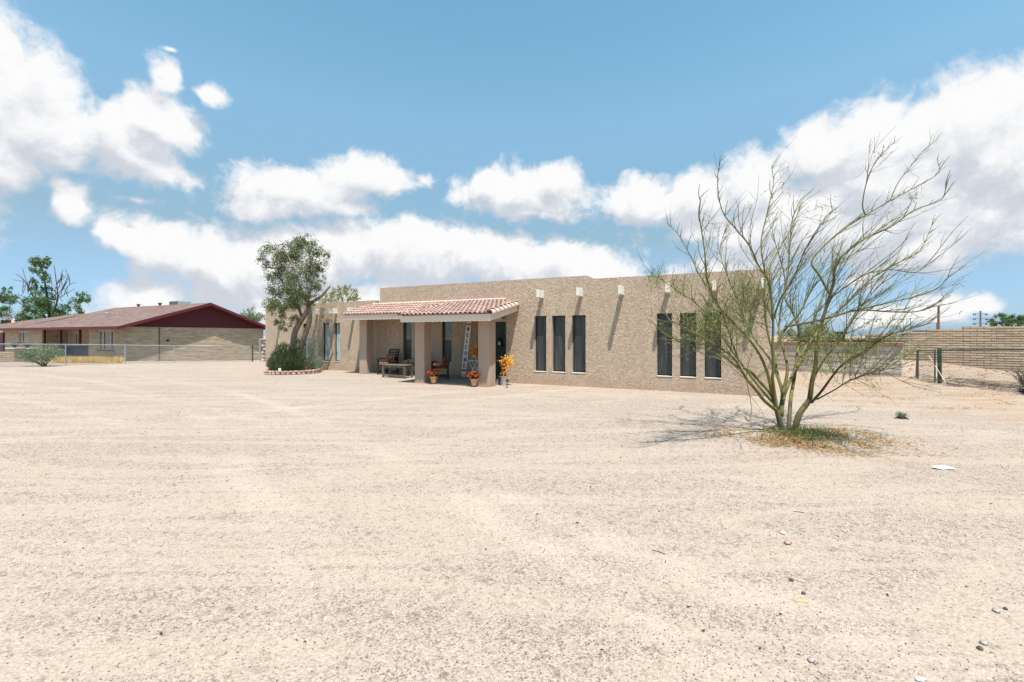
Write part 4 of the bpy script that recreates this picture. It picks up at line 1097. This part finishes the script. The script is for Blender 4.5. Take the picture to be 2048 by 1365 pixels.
# ------------------------------------------------------------------ slump block / brick courses
def coursed(mb, x0, x1, z0, z1, y=0, hgt=.1, out=.02, top=None):
    """rounded courses along x facing -y"""
    z = z0; i = 0
    while z < z1 - .01:
        h = min(hgt, z1 - z); j = random.uniform(-.003,.003); o = out + j
        prof = [(0, 0), (-o*.95, h*.10), (-o, h*.28), (-o*.45, h*.84), (0, h)]
        a, b = (x0, x1) if top is None else top(z + h*.5)
        if b > a + .02:
            xs = [a] + [a + (.21 if i % 2 else 0) + .42*k for k in range(0 if i % 2 else 1, int((b-a)/.42)+1) if a + (.21 if i % 2 else 0) + .42*k < b-.05] + [b]; n = len(xs)-1
            for k in range(n):
                q = random.uniform(-.004,.004)
                vs = [(xs[k] + (.004 if True else 0), y+p[0]+(q if p[0] else 0), z+p[1]) for p in prof] + [(xs[k+1]-.004, y+p[0]+(q if p[0] else 0), z+p[1]) for p in prof]
                mb.add(vs, [(m, m+5, m+6, m+1) for m in range(4)] + [(0,1,2,3,4), (9,8,7,6,5)])
        z += h; i += 1

# ------------------------------------------------------------------ neighbour
def neighbour():
    A = Vector((-26.4, 30, 0))
    rt = empty('neighbour_house', A, ROT, 'tan brick ranch house with maroon gable and brown shingle roof behind the left fence', 'house')
    KN = A.dot(V)
    def dep(px, t): return (KN+t)/((px-CX)/F*V.x+V.y)
    def SN(px, t=0):
        D = dep(px, t); return (Vector(((px-CX)/F*D, D, 0))-A).dot(E)
    GL = 10.0; ze = 2.22
    b = MB(); z = -.9
    # gable wall faces +x: courses along y
    c = MB(); coursed(c, 0, GL, -.9, ze+.02, 0, .1, .028)
    b.v += [(-y_, x_, z_) for (x_, y_, z_) in c.v]; b.f += [tuple(f) for f in c.f]
    b.box(-.2, -.003, .0, GL, -.9, ze+.02)
    b.build('gable_wall', M['brick'], rt)
    f = MB()
    w1 = (SN(197), SN(229), .62, 1.98)
    panel(f, SN(178), -.2, -.9, ze, [w1], 0)
    f.box(SN(178), SN(178)+.2, .22, 1.6, -.9, ze)
    w2 = (SN(149,1.6), SN(158,1.6), .75, 1.85); d2 = (SN(104,1.6), SN(139,1.6), -.3, 1.95)
    panel(f, SN(88,1.6), SN(178,0)+.0, -.9, ze, [w2, d2], 1.6)
    w3 = (SN(36.5,.0), SN(57,.0), 1.05, 1.95)
    panel(f, SN(11,0), SN(84,0), -.9, ze, [w3], 0); f.box(SN(84,0)-.2, SN(84,0), .22, 1.6, -.9, ze)
    panel(f, SN(-20,2.2), SN(11,0), -.9, ze, [], 2.0)
    f.build('front_wall', M['brick'], rt)
    def win(h, t, mull, mat):
        a,b_,c_,d_ = h; y = t+.05; m = MB()
        m.box(a,a+.06,y-.03,y+.03,c_,d_); m.box(b_-.06,b_,y-.03,y+.03,c_,d_); m.box(a+.06,b_-.06,y-.03,y+.03,c_,c_+.06); m.box(a+.06,b_-.06,y-.03,y+.03,d_-.06,d_)
        for q in mull: x = a+(b_-a)*q; m.box(x-.03,x+.03,y-.028,y+.028,c_+.06,d_-.06)
        w = m.build('window', M['trim'], rt); MB().box(a+.06,b_-.06,y+.031,y+.04,c_+.06,d_-.06).build('pane', mat, w)
        MB().box(a-.06,b_+.06,t-.06,t-.003,c_-.09,c_-.01).build('window_sill', M['mtrim'], w)
    win(w1, 0, (.27,.73), M['glass']); win(w2, 1.6, (.55,), M['glass']); win(w3, 0, (.33,), M['glass'])
    a,b_,c_,d_ = d2; m = MB(); m.box(a,b_,1.66,1.7,c_,d_); m.box(a,a+.1,1.57,1.66,c_,d_); m.box(b_-.1,b_,1.57,1.66,c_,d_); m.box(a+.1,b_-.1,1.57,1.66,d_-.1,d_); m.box((a+b_)/2+.1,(a+b_)/2+.18,1.6,1.66,c_,d_-.1)
    dd = m.build('door', M['trim'], rt); MB().box(a+.4,(a+b_)/2-.1,1.64,1.658,.5,1.7).build('pane', M['glass'], dd)
    MB().box(SN(-20,2.0),SN(9,2.0),1.9,1.995,-.5,1.9).build('garage_door', M['mtrim'], rt)
    for px in (89, 121.5, 160): x = SN(px,-.1); MB().box(x-.07,x+.07,-.17,-.03,-.9,ze-.01).build('porch_post', M['mtrim'], rt)
    # roof
    OH = .6; RK = .57; zr = 4.10; yr = GL/2+.25
    ridge = -14.3
    sl = (zr-ze)/(yr); e0 = -OH; ez = ze-.0 - OH*sl*.3
    zf = ze+.02
    def slab(mb, pts, th=.10):
        n = len(pts); up = [Vector(p) for p in pts]; dn = [p-Vector((0,0,th)) for p in up]
        fs = [tuple(range(n)), tuple(range(2*n-1, n-1, -1))] + [(i, n+i, n+(i+1)%n, (i+1)%n) for i in range(n)]
        mb.add(up+dn, fs)
    r = MB()
    slab(r, [(RK, -OH, zf), (RK, yr, zr+.1), (ridge, yr, zr+.1), (ridge-3.2, 2.2, 3.0), (ridge-3.2, -OH, zf)])
    r2 = MB()
    slab(r, [(RK, yr, zr+.1), (RK, GL+OH, zf), (ridge-2, GL+OH, zf), (ridge, yr, zr+.1)])
    slab(r, [(ridge, yr, zr+.1), (ridge-2, GL+OH, zf), (ridge-3.2, 2.2, 3.0)])
    # lower wing to the left
    slab(r, [(ridge-3.201, -OH, zf), (ridge-1.0, 3.8, 3.62), (ridge-5.2, 4.0, 3.62), (ridge-14, -OH, zf)])
    slab(r, [(ridge-5.2, 4.0, 3.62), (ridge-1.0, 3.8, 3.62), (ridge-1, 9, zf), (ridge-14, 9, zf), (ridge-14, -OH, zf)])
    r.build('roof', M['shingle'], rt)
    g = MB()
    for x in (-.05,): 
        g.add([(x,-.45,zf-.02),(x,GL+.3,zf-.02),(x,yr,zr-.04)], [(0,1,2)]); g.add([(x-.1,-.45,zf-.02),(x-.1,GL+.3,zf-.02),(x-.1,yr,zr-.04)], [(2,1,0)])
        g.add([(x,-.45,zf-.02),(x,GL+.3,zf-.02),(x-.1,GL+.3,zf-.02),(x-.1,-.45,zf-.02)], [(3,2,1,0)])
    g.build('gable', M['maroon'], rt)
    t = MB()
    for (ya, za, yb, zb) in ((-OH-.02, zf-.06, yr, zr+.04), (yr, zr+.04, GL+OH+.02, zf-.06)):
        vs = [(x, y, z_) for x in (RK+.003, RK+.04) for (y, z_) in ((ya, za-.17), (yb, zb-.17), (yb, zb+.05), (ya, za+.05))]
        t.add(vs, [(0,3,2,1),(4,5,6,7),(0,1,5,4),(1,2,6,5),(2,3,7,6),(3,0,4,7)])
    t.box(ridge-14, RK, -OH-.04, -OH-.003, zf-.19, zf-.01)
    # soffit under the rake overhang
    for (ya, za, yb, zb) in ((-OH, zf-.12, yr, zr-.02), (yr, zr-.02, GL+OH, zf-.12)):
        t.add([(-.04,ya,za),(RK,ya,za),(RK,yb,zb),(-.04,yb,zb)], [(3,2,1,0)])
    t.add([(ridge-14,-OH,zf-.105),(0,-OH,zf-.105),(0,1.6,zf-.1),(ridge-14,1.6,zf-.1)], [(3,2,1,0)])
    t.build('roof_trim', M['mtrim'], rt)
    x = -.0; MB().box(.022,.06,2.0,2.04,-.5,ze).build('conduit', M['dbark'], rt)
    MB().lathe((.08,2.55,1.25), [(.0,-.09),(.09,-.06),(.10,.05),(0,.09)], 10).build('wall_vent', M['black'], rt)
    # things fixed to the roof
    for (xx, yy, zz, k) in ((-8.2, 3.0, 3.3, 'pipe'), (-10.8, 3.3, 3.35, 'cap')): 
        m = MB(); m.lathe((xx, yy, zz-.1), [(.06,0),(.06,.45),(.0,.45)], 10) if k == 'pipe' else m.lathe((xx, yy, zz-.05), [(.16,0),(.16,.2),(.22,.22),(.05,.3),(0,.3)], 12)
        m.build('roof_vent', M['metal'], rt)
    for px, yy in ((277, yr+.2), (320, yr+.2)):
        xx = SN(px, yy); m = MB(); m.lathe((xx, yy, zr+.02), [(.09,0),(.09,.22),(.16,.24),(.14,.32),(0,.34)], 12); m.build('roof_vent', M['dbark'], rt)
    ac = empty('rooftop_cooler', A + E*SN(360, yr+.6) + V*(yr+.6) + Vector((0,0,zr-.05)), ROT, 'grey green metal cooling unit on the ridge of the neighbour roof', 'cooler')
    m = MB(); m.bbox(-.62,.72,-.5,.5,.1,.46,.02); m.build('cabinet', M['metal'], ac)
    m = MB()
    for i in range(20): m.box(-.60+i*.065,-.585+i*.065,-.512,-.501,.14,.44)
    m.build('louvre', M['greenmetal'], ac); MB().box(-.55,.6,-.4,.4,-.1,.1).build('stand', M['metal'], ac)
neighbour()

# ------------------------------------------------------------------ chain link fences
def chainlink(name, label, pts, wm, pm, cell=.085, wr=.0028, railr=.02):
    """pts: list of (base Vector, height)"""
    b0 = pts[0][0]; rt = empty(name, b0, 0, label, 'fence')
    w = MB()
    for (p, hp), (q, hq) in zip(pts[:-1], pts[1:]):
        d = q-p; L_ = Vector((d.x,d.y,0)).length; n = max(2, int(L_/cell)); h = (hp+hq)/2; k = max(1,int(h/cell))
        def at(u, v_):
            return p + d*(u/L_) + Vector((0,0,(hp+(hq-hp)*u/L_)*v_))
        for i in range(-k, n+1):
            for s_ in (0,1):
                u0 = i*cell; u1 = u0 + h
                va, vb = 0, 1
                if u0 < 0: va = -u0/h; u0 = 0
                if u1 > L_: vb = va + (L_-u0)/h if va == 0 else 1-(u1-L_)/h; vb = 1-(u1-L_)/h; u1 = L_
                if u1 - u0 < .03: continue
                if s_: a, b = at(u0, 1-va), at(u1, 1-vb)
                else: a, b = at(u0, va), at(u1, vb)
                w.tube([a, b], wr, 3, False)
    w.build('chain_mesh', M[wm], rt, origin=b0)
    r = MB(); r.tube([p+Vector((0,0,h)) for p, h in pts], railr, 8); r.build('top_rail', M[pm], rt, origin=b0)
    for (p, h) in pts:
        o = MB().tube([p-Vector((0,0,.2)), p+Vector((0,0,h+.03))], railr*1.35, 8); po = o.build('fence_post', M[pm], rt, origin=b0)
def pb(px, py, ytop):
    p = G(px, py); return (p, (py-ytop)/F*p.y)
chainlink('chain_link_fence', 'long silver chain link fence in front of the brick neighbour house',
          [pb(-110,739,688), pb(-2,735,688.5), pb(131,731,689.3), pb(250,727.5,690.5), pb(348,725.5,692), pb(432,724.3,692.5), pb(500,723.5,693)], 'wire', 'wire', .11, .006, .018)
def gate():
    p, h = pb(505,723.5,690.5); q, h2 = pb(520,723,677)
    rt = empty('metal_gate', p, 0, 'narrow grey green metal gate between chain link fence and rubble wall', 'gate')
    MB().tube([p, p+Vector((0,0,h))], .045, 10).build('gate_post', M['greenmetal'], rt, origin=p)
    MB().tube([q, q+Vector((0,0,h2))], .04, 10).build('gate_post', M['metal'], rt, origin=p)
    m = MB()
    for z in (.12,.5,.98): m.tube([p+Vector((.03,0,z)), q+Vector((-.03,0,z))], .018, 6)
    m.build('gate_bar', M['metal'], rt, origin=p)
gate()
def rubble_wall():
    a = G(522.5,723); b = a + V*1.5 + E*1.4; rt = None
    base = a; m = MB(); h = 1.42; d = Vector((1,.1,0)); 
    for i in range(0,9):
        for j in range(6):
            m.stone(a + d*(.14+i*.26+random.uniform(-.03,.03)+(j%2)*.1) + Vector((0,0,.10+j*.24)), .17, .13, .135, 0, .15)
    m.box(a.x+.08, a.x+2.3, a.y+.06, a.y+.25, a.z-.1, a.z+1.3)
    for i in range(5): m.stone(a + d*(.2+i*.45)+Vector((0,0,1.47)), .27, .16, .05, 0, .1)
    tag(m.build('rubble_wall', M['rubble'], origin=base), 'pale rough stone wall stub beside the narrow gate', 'wall')
rubble_wall()

# things in the neighbour yard
def yard_left():
    def pillar(px0, px1, ytop, ybot, D, lb):
        p0 = P(px0, ybot, D); p1 = P(px1, ybot, D); zt_ = P(px0, ytop, D).z; w = p1.x-p0.x; g0 = gz(p0.x, D)-.1
        rt = empty('block_pillar', (p0.x, D, g0), 0, lb, 'pillar', 'block pillars with planters')
        m = MB(); c = MB(); coursed(c, 0, w, 0, zt_-g0-.06, 0, .12, .02); m.v += c.v; m.f += c.f; m.box(.004, w-.004, .003, .5, 0, zt_-g0-.062)
        m.build('pillar_body', M['block'], rt); MB().bbox(-.06, w+.06, -.06, .56, zt_-g0-.06, zt_-g0+.02, .01).build('cap', M['sill'], rt)
        return Vector((p0.x+w/2, D+.2, zt_+.02))
    t1 = pillar(14, 29, 696.5, 724, 27, 'tan block pillar with cap at the far left edge of the neighbour yard')
    t2 = pillar(38, 58, 697, 722, 27.6, 'tan block pillar with cap behind the pale bush')
    for t, lb in ((t1, 'dark urn planter on the leftmost block pillar'), (t2, 'dark urn planter on the pillar behind the pale bush')):
        rt = empty('urn_planter', t, 0, lb, 'planter', 'urn planters')
        MB().lathe((0,0,0), [(.10,0),(.05,.05),(.16,.16),(.2,.26),(.17,.26),(0,.22)], 14).build('urn', M['black'], rt)
        m = MB()
        for _ in range(90): m.leaf((random.gauss(0,.09), random.gauss(0,.09), .27+abs(random.gauss(0,.08))), .12, .02)
        m.build('foliage', M['sage'], rt)
    p = P(-60, 722, 27); w = 2.3; rt = empty('low_block_wall', (p.x, 27.1, gz(p.x,27.1)-.1), 0, 'low tan block wall left of the block pillars', 'wall')
    m = MB(); coursed(m, 0, w, 0, .72, 0, .12, .02); m.box(.003,w,.003,.2,0,.71); m.build('wall_body', M['block'], rt)
    base = G(88, 733.5)
    cl = []
    for (px, py, r) in ((50,710,9),(60,704,9),(72,708,10),(85,712,10),(96,702,10),(108,698,8),(114,704,7),(100,714,10),(64,718,8),(48,719,6),(80,720,9),(112,712,7),(56,712,8)):
        q = P(px, py, base.y) - base; cl.append((q.x, random.uniform(-.25,.25), q.z, r/F*base.y*1.15))
    shrub('pale_bush', 'spreading pale green bush at the left chain link fence', base, cl, 4200, .07, .028, 'sage', 26, .3)
    for (px, lb) in ((132,'dark wheeled bin under the neighbour porch, the left one'),(157,'dark wheeled bin under the neighbour porch, the right one')):
        c = P(px, 717, 29.5); z0 = gz(c.x, 29.5); rt = empty('wheeled_bin', (c.x, 29.5, z0), ROT, lb, 'bin', 'dark wheeled bins')
        MB().bbox(-.36,.36,-.3,.36,.06,.98,.04).build('bin_body', M['navy'], rt); MB().bbox(-.40,.40,-.38,.40,.985,1.05,.02).build('lid', M['navy'], rt)
        for x in (-.33,.33):
            w_ = MB(); w_.tube([(x-.03,.33,.11),(x+.03,.33,.11)], .11, 14); w_.build('wheel', M['black'], rt)
    m = MB()
    for _ in range(9000):
        px = random.uniform(104,246); D = random.uniform(25.6,28.6) ; q = on_ground(px, D)
        h = .22+.3*max(0, mnoise.noise(Vector((q.x*.9, q.y*1.1, 2)))+.3)
        m.leaf(q, h*random.uniform(.5,1.2), .028, Vector((random.gauss(0,.45), random.gauss(0,.45), 1)))
    tag(m.build('tall_dry_grass', M['golden']), 'golden dry grass strip below the neighbour window', 'dry grass', kind='stuff')
yard_left()

# ------------------------------------------------------------------ background trees
def tree(name, label, base, D, limbs, clumps, n, l, w, mat, r0=.2, bark='dbark', group=None):
    rt = empty(name, base, 0, label, 'tree', group); t = MB()
    for pts in limbs:
        limb(t, [P(px, py, D+dd) for (px, py, dd) in pts], r0 if pts is limbs[0] else (r0*.45 if len(pts) > 3 or D < 45 else r0*.13), .02 if D < 60 else .05, 7)
    t.build('trunk', M[bark], rt, origin=base, sm=True)
    c = []
    for (px, py, r) in clumps:
        dd = random.uniform(-1,1)*r/F*D; q = P(px, py, D+dd); c.append((q.x,q.y,q.z,1.22*r/F*D))
    m = MB(); leafcloud(m, c, n, l, w); m.build('crown', M[mat], rt, origin=base)
D = 46
tree('half_bare_tree', 'tall half bare tree with green clumps and grey branches behind the neighbour roof', on_ground(95, D)+Vector((0,0,0)), D,
     [[(100,700,0),(100,660,0),(98,620,.2),(92,580,.3),(85,540,.2),(80,520,0)],
      [(99,650,0),(70,600,.5),(55,570,.5),(42,555,.5),(30,548,.5)], [(100,640,0),(115,600,-.5),(112,560,-.5),(108,530,-.5)], [(112,590,-.5),(122,560,-.6),(125,540,-.6)],
      [(114,600,-.5),(128,590,-1),(150,578,-1)], [(98,640,0),(60,620,.5),(30,600,.8),(10,585,1)], [(118,625,0),(145,610,0),(165,595,0)], [(112,570,-.5),(135,550,0)], [(60,580,.5),(50,565,0),(25,560,0)],
      [(115,598,0),(132,565,0),(138,552,0)],[(70,610,0),(48,595,0),(35,588,0)],[(102,600,0),(104,570,0),(100,548,0)],[(128,590,0),(136,572,0),(152,565,0)]] + [[(x, y, 0), (x+dx*.5+random.uniform(-3,3), y-dy*.5, 0), (x+dx, y-dy, 0)] for (x, y, dx, dy) in [(random.choice((45,55,70,110,115,125,135,140)), random.uniform(565,620), random.uniform(-12,14), random.uniform(14,30)) for _ in range(34)]],
     [(77,522,10),(88,530,8),(72,538,9),(83,548,8),(70,528,7),(95,520,5),(72,565,7),(92,562,7),(78,595,13),(95,580,8),(65,605,12),(80,620,14),(60,630,14),(95,610,11),(108,625,12),(120,618,9),(125,632,9),(150,606,9),(168,594,9),(172,600,6),(45,640,12),(20,600,11),(5,595,10),(6,625,12),(4,650,12),(15,580,6),(160,625,8),(100,595,7),(68,580,6),(140,616,6)], 15000, .17, .09, 'fresh', .22)
D = 44
tree('olive_tree', 'grey green treetop showing above the right end of the neighbour roof', on_ground(505, D), D, [[(505,700,0),(505,650,0),(500,625,0)],[(503,645,0),(492,628,0),(486,618,0)],[(505,640,0),(518,625,0)]],
     [(490,628,9),(504,624,8),(515,632,9),(524,636,8),(482,634,7),(497,636,10),(510,642,10)], 2600, .15, .07, 'sage', .15)
D = 36
tree('leafy_tree', 'yellow green treetop rising behind the left wing of the stucco house', on_ground(685, D), D, [[(685,700,0),(685,640,0),(684,600,0),(680,580,0)],[(685,620,0),(700,595,0),(708,582,0)],[(684,620,0),(668,596,0)]],
     [(672,585,9),(684,580,9),(697,582,9),(708,590,9),(660,594,8),(650,600,8),(690,594,12),(672,598,12),(714,598,7),(640,600,7),(705,602,9)], 3400, .14, .05, 'yellowgreen', .15)
D = 34
tree('leafy_tree', 'yellow green bushy tree behind the grey block wall beyond the palo verde', on_ground(1625, D), D, [[(1625,700,0),(1625,670,0),(1628,655,0)],[(1625,675,0),(1645,660,0)]],
     [(1590,668,12),(1610,660,14),(1635,662,14),(1655,668,12),(1672,676,9),(1570,672,12),(1620,675,16),(1650,680,12),(1595,682,14),(1640,650,8)], 5200, .15, .06, 'yellowgreen', .15)
D = 32
tree('green_tree', 'rounded green treetop above the tan block wall at the right edge', on_ground(2015, D), D, [[(2015,700,0),(2015,660,0),(2012,640,0)],[(2015,660,0),(2035,640,0)],[(2015,660,0),(1995,645,0)]],
     [(1990,644,8),(2004,636,8),(2018,634,9),(2034,638,9),(2046,640,9),(1984,650,6),(2010,648,10),(2030,650,10),(2058,645,10)], 4200, .12, .06, 'fresh', .15)
# vine on the grey wall top
# ------------------------------------------------------------------ far left house
def far_house():
    D = 60; p = P(-60, 700, D); rt = empty('far_house', (p.x, D, gz(p.x,D)), 0, 'salmon roofed house partly visible at the far left behind the tree', 'house')
    x0, x1 = p.x, P(38, 700, D).x
    MB().box(0, x1-x0, 0, 8, -.2, 3.0).build('wall', M['brick'], rt)
    z = P(0,652,D).z-gz(p.x,D); z2 = P(0,640,D).z-gz(p.x,D)
    m = MB(); m.add([(-.5,-.6,z-.4),(x1-x0+.8,-.6,z-.4),(x1-x0-1.2,4,z2+.2),(1,4,z2+.2),(-.5,8.6,z-.4),(x1-x0+.8,8.6,z-.4)], [(0,1,2,3),(1,5,2),(5,4,3,2),(4,0,3),(0,4,5,1)])
    m.build('roof', M['pink'], rt)
    c = P(12, 641, D); r2 = empty('rooftop_cooler', c, 0, 'pale square cooling unit on the far left roof', 'cooler')
    MB().bbox(-.45,.45,-.4,.4,.0,1.0,.03).build('cabinet', M['metal'], r2); MB().box(-.4,.4,-.3,.3,-.6,0).build('stand', M['black'], r2)
far_house()

# ------------------------------------------------------------------ right side walls and fence
def right_side():
    a = G(1500, 739); b = G(1803, 755); d = b-a; L_ = d.length; ang = math.atan2(d.y, d.x)
    rt = empty('grey_block_wall', a, ang, 'weathered grey block garden wall with reddish cap beyond the palo verde', 'wall')
    m = MB(); h = 1.20; coursed(m, 0, L_, -.1, h, 0, .2, .014); m.box(0.003, L_-.003, .003, .2, -.1, h-.003); m.build('wall_body', M['greyblock'], rt)
    c = MB()
    x = 0
    while x < L_: w = random.uniform(.3,.5); c.bbox(x, min(x+w-.01, L_+.05), -.05-random.random()*.02, .24, h, h+.12+random.uniform(-.02,.03), .02); x += w
    c.build('cap', plain('red_brown_cap', (.30,.17,.13), .9, scale=12), rt)
    # vine mass on top
    base = a + d*.72 + Vector((0,0,1.3))
    mm = MB(); st = MB()
    for _ in range(2600):
        u = random.random(); q = a + d*(.42+.55*u) + Vector((random.gauss(0,.06), .35+random.gauss(0,.12), 1.30+abs(random.gauss(0,.07))*(.4+u)))
        mm.leaf(q, .07, .03)
    for _ in range(60):
        u = random.random(); q = a + d*(.3+.65*u) + Vector((0,.3,1.34)); st.tube([q, q+d.normalized()*.3+Vector((0,.1,.05)), q+d.normalized()*.7], .008, 4)
    r2 = empty('creeper', base, 0, 'dark creeper trailing along the top of the grey block wall', 'creeper'); mm.build('foliage', M['green'], r2, origin=base); st.build('stems', M['dbark'], r2, origin=base)
    # tan slump block wall with stepped top
    a = on_ground(1730, 21.3); b = on_ground(2130, 17.6); d = b-a; d.z = 0; L_ = d.length; ang = math.atan2(d.y, d.x); z0 = -.1
    a = Vector((a.x, a.y, 0))
    rt = empty('slump_block_wall', a, ang, 'long tan slump block wall with stepped top at the right', 'wall')
    def along(px):
        k = (px-CX)/F; return (k*a.y - a.x)/(d.x/L_ - k*d.y/L_)
    hs = [(0, 1.72), (along(1803), 1.83), (along(1853), 1.93), (along(1926), 1.985), (along(1993), 2.05)]
    m = MB()
    for i, (x, zt_) in enumerate(hs):
        x1 = hs[i+1][0] if i+1 < len(hs) else L_
        nrow = int(round((zt_-z0)/.105)); coursed(m, x, x1, z0, z0+nrow*.105, 0, .105, .015); m.box(x+.002, x1-.002, .003, .2, z0, z0+nrow*.105-.004)
    m.build('wall_body', M['block'], rt)
    # fence with green posts
    chainlink('chain_link_fence', 'dark green chain link fence in front of the tan slump block wall',
              [pb(1877,767,700), pb(2110,790,700)], 'darkwire', 'greenmetal', .085, .0024, .018)
    chainlink('chain_link_gate', 'short chain link gate panel between the grey wall and green post',
              [pb(1836,758,702), pb(1870,765,700.5)], 'darkwire', 'greenmetal', .085, .0024, .016)
    p, h = pb(1880,767,698); rt = empty('fence_post', p, 0, 'thick green double fence post at the gate opening', 'post')
    MB().tube([p+Vector((.06,.05,-.1)), p+Vector((.06,.05,h))], .04, 10).build('post', M['greenmetal'], rt, origin=p)
    MB().tube([p+Vector((-.06,-.02,-.1)), p+Vector((-.07,-.02,h+.02))], .035, 10).build('post', M['greenmetal'], rt, origin=p)
    c = MB()
    for z in (.25,.6,.95): c.lathe(p+Vector((.06,.05,z)), [(.046,0),(.05,.02),(.046,.04)], 10)
    c.build('clamp', M['darkwire'], rt, origin=p)
    p = G(1833,757); rt = empty('fence_post', p, 0, 'rusty brown fence post left of the green gate posts', 'post')
    MB().tube([p, p+Vector((.05,0,1.05))], .035, 8).build('post', M['pole'], rt, origin=p)
    # leaning rail
    p = G(1893,770); q = P(1858,712,15.2); m = MB().tube([p+Vector((0,0,.02)), q], .011, 6); tag(m.build('leaning_pole', M['sill'], origin=p), 'thin pale pole leaning against the green gate post', 'pole')
    # brush pile
    base = G(1960, 782); m = MB(); lf = MB()
    for _ in range(210):
        px = random.uniform(1840,2090); py = 762 + (px-1840)*.115 + random.gauss(0,3.5); 
        if px > 1860 and px < 1872: continue
        p = G(px, py); a_ = random.gauss(0,.35); l = random.uniform(.25,.9); hh = random.uniform(.0,.16)
        dd = Vector((math.cos(a_), math.sin(a_)-.1, random.gauss(0,.12)))
        m.tube([p+Vector((0,0,hh)), p+dd*l*.5+Vector((0,0,hh+random.uniform(0,.05))), p+dd*l+Vector((0,0,max(.01,hh-.03)))], [.008,.006,.003], 4)
    rt = empty('brush_pile', base, 0, 'low heap of dead grey branches along the right fence', 'brush pile'); m.build('branches', M['greywood'], rt, origin=base)
    # rolled carpet / board
    p = G(1900, 772); p2 = G(1937, 774); rt = empty('old_mat', p, 0, 'folded brown mat lying in front of the brush pile', 'mat')
    m = MB(); dd = p2-p
    prof = []
    for k in range(13):
        a_ = -.4+ (math.pi+.8)*k/12; prof.append((math.cos(a_)*.13, math.sin(a_)*.05+.06))
    vs = [(p + dd*u + Vector((0, y_, z_*(1-.35*u)))) for u in (0,.33,.66,1) for (y_, z_) in prof]
    m.add(vs, [(i*13+k, i*13+k+1, (i+1)*13+k+1, (i+1)*13+k) for i in range(3) for k in range(12)] + [tuple(range(12,-1,-1)), tuple(range(39,52))])
    m.build('mat_body', plain('brown_mat', (.33,.22,.15), .9), rt, origin=p, sm=True)
    p = G(2046, 789); m = MB()
    for i in range(5): m.stone(p + Vector((random.gauss(.12,.10), random.gauss(0,.05), .08)), .17, .13, .10, random.uniform(0,3), .2)
    tag(m.build('rubbish_bag', M['black'], origin=p, sm=True), 'black plastic rubbish bag at the right edge below the brush pile', 'bag')
    # dead shrub against wall at right edge
    base = G(2050, 775); m = MB()
    for _ in range(60):
        a_ = random.uniform(-.9,.9); l = random.uniform(.4,1.0); m.tube([base, base+Vector((math.sin(a_)*l*.5, random.gauss(0,.1), l*.5)), base+Vector((math.sin(a_)*l, random.gauss(0,.2), l*.85))], [.009,.006,.002], 4)
    rt = empty('dead_shrub', base, 0, 'leafless brown shrub at the right end of the fence', 'shrub'); m.build('branches', M['greywood'], rt, origin=base)
    # scattered stones on the mound
    m = MB()
    for _ in range(90):
        px = random.uniform(1800,2048); D = random.uniform(16.5,19); q = on_ground(px, D); r = random.uniform(.02,.05); m.stone(q+Vector((0,0,.01)), r*1.3, r, r*.7, random.random()*3)
    tag(m.build('rubble_stones', M['pebble']), 'small pale stones scattered on the dirt mound', 'stones', kind='stuff')
    # utility poles
    for (px, pt, D, arms, lb, mat) in ((1877,612,70,0,'brown wooden utility pole without crossarms rising behind the tan wall','pole'),(1961,622,110,3,'grey utility pole with three crossarms beyond the tan wall','steel'),(1873,646,120,0,'very thin distant pole just left of the brown utility pole','pole'),(1821,637,120,0,'thin distant grey pole above the grey block wall','steel')):
        p = on_ground(px, D); tp = P(px, pt, D); r = {70:.16,110:.2}.get(D, .09); rt = empty('utility_pole', p, 0, lb, 'utility pole', 'distant utility poles')
        MB().tube([p, p+(tp-p)*.5, tp], [r*1.2, r, r*.8], 8).build('pole', M[mat], rt, origin=p)
        for k in range(arms):
            z = P(px, 628+k*9.5, D).z; w = 1.75
            MB().bar((p.x-w, p.y, z), (p.x+w*.95, p.y, z), .12, .12).build('crossarm', M[mat], rt, origin=p)
            m = MB()
            for s_ in (-1,-.75,.75,.95): m.lathe((p.x+w*s_, p.y, z), [(.09,-.35),(.14,-.25),(.09,-.1),(.05,.0)], 6)
            m.build('insulator', M['dbark'], rt, origin=p)
    p = P(1682, 680, 30); rt = empty('chimney_pipe', p, 0, 'small black flue above the grey block wall', 'flue')
    MB().box(-.17,.17,-.17,.17,0,.5).box(-.24,.24,-.24,.24,.42,.56).box(-.15,.15,-.15,.15,-1.8,0).build('flue', M['black'], rt)
    p = P(1838, 665, 30); rt = empty('chimney_pipe', p, 0, 'flat dark roof vent peeping over the tan wall', 'flue')
    MB().box(-.3,.3,-.2,.2,-1.5,.12).build('flue', M['black'], rt)
right_side()
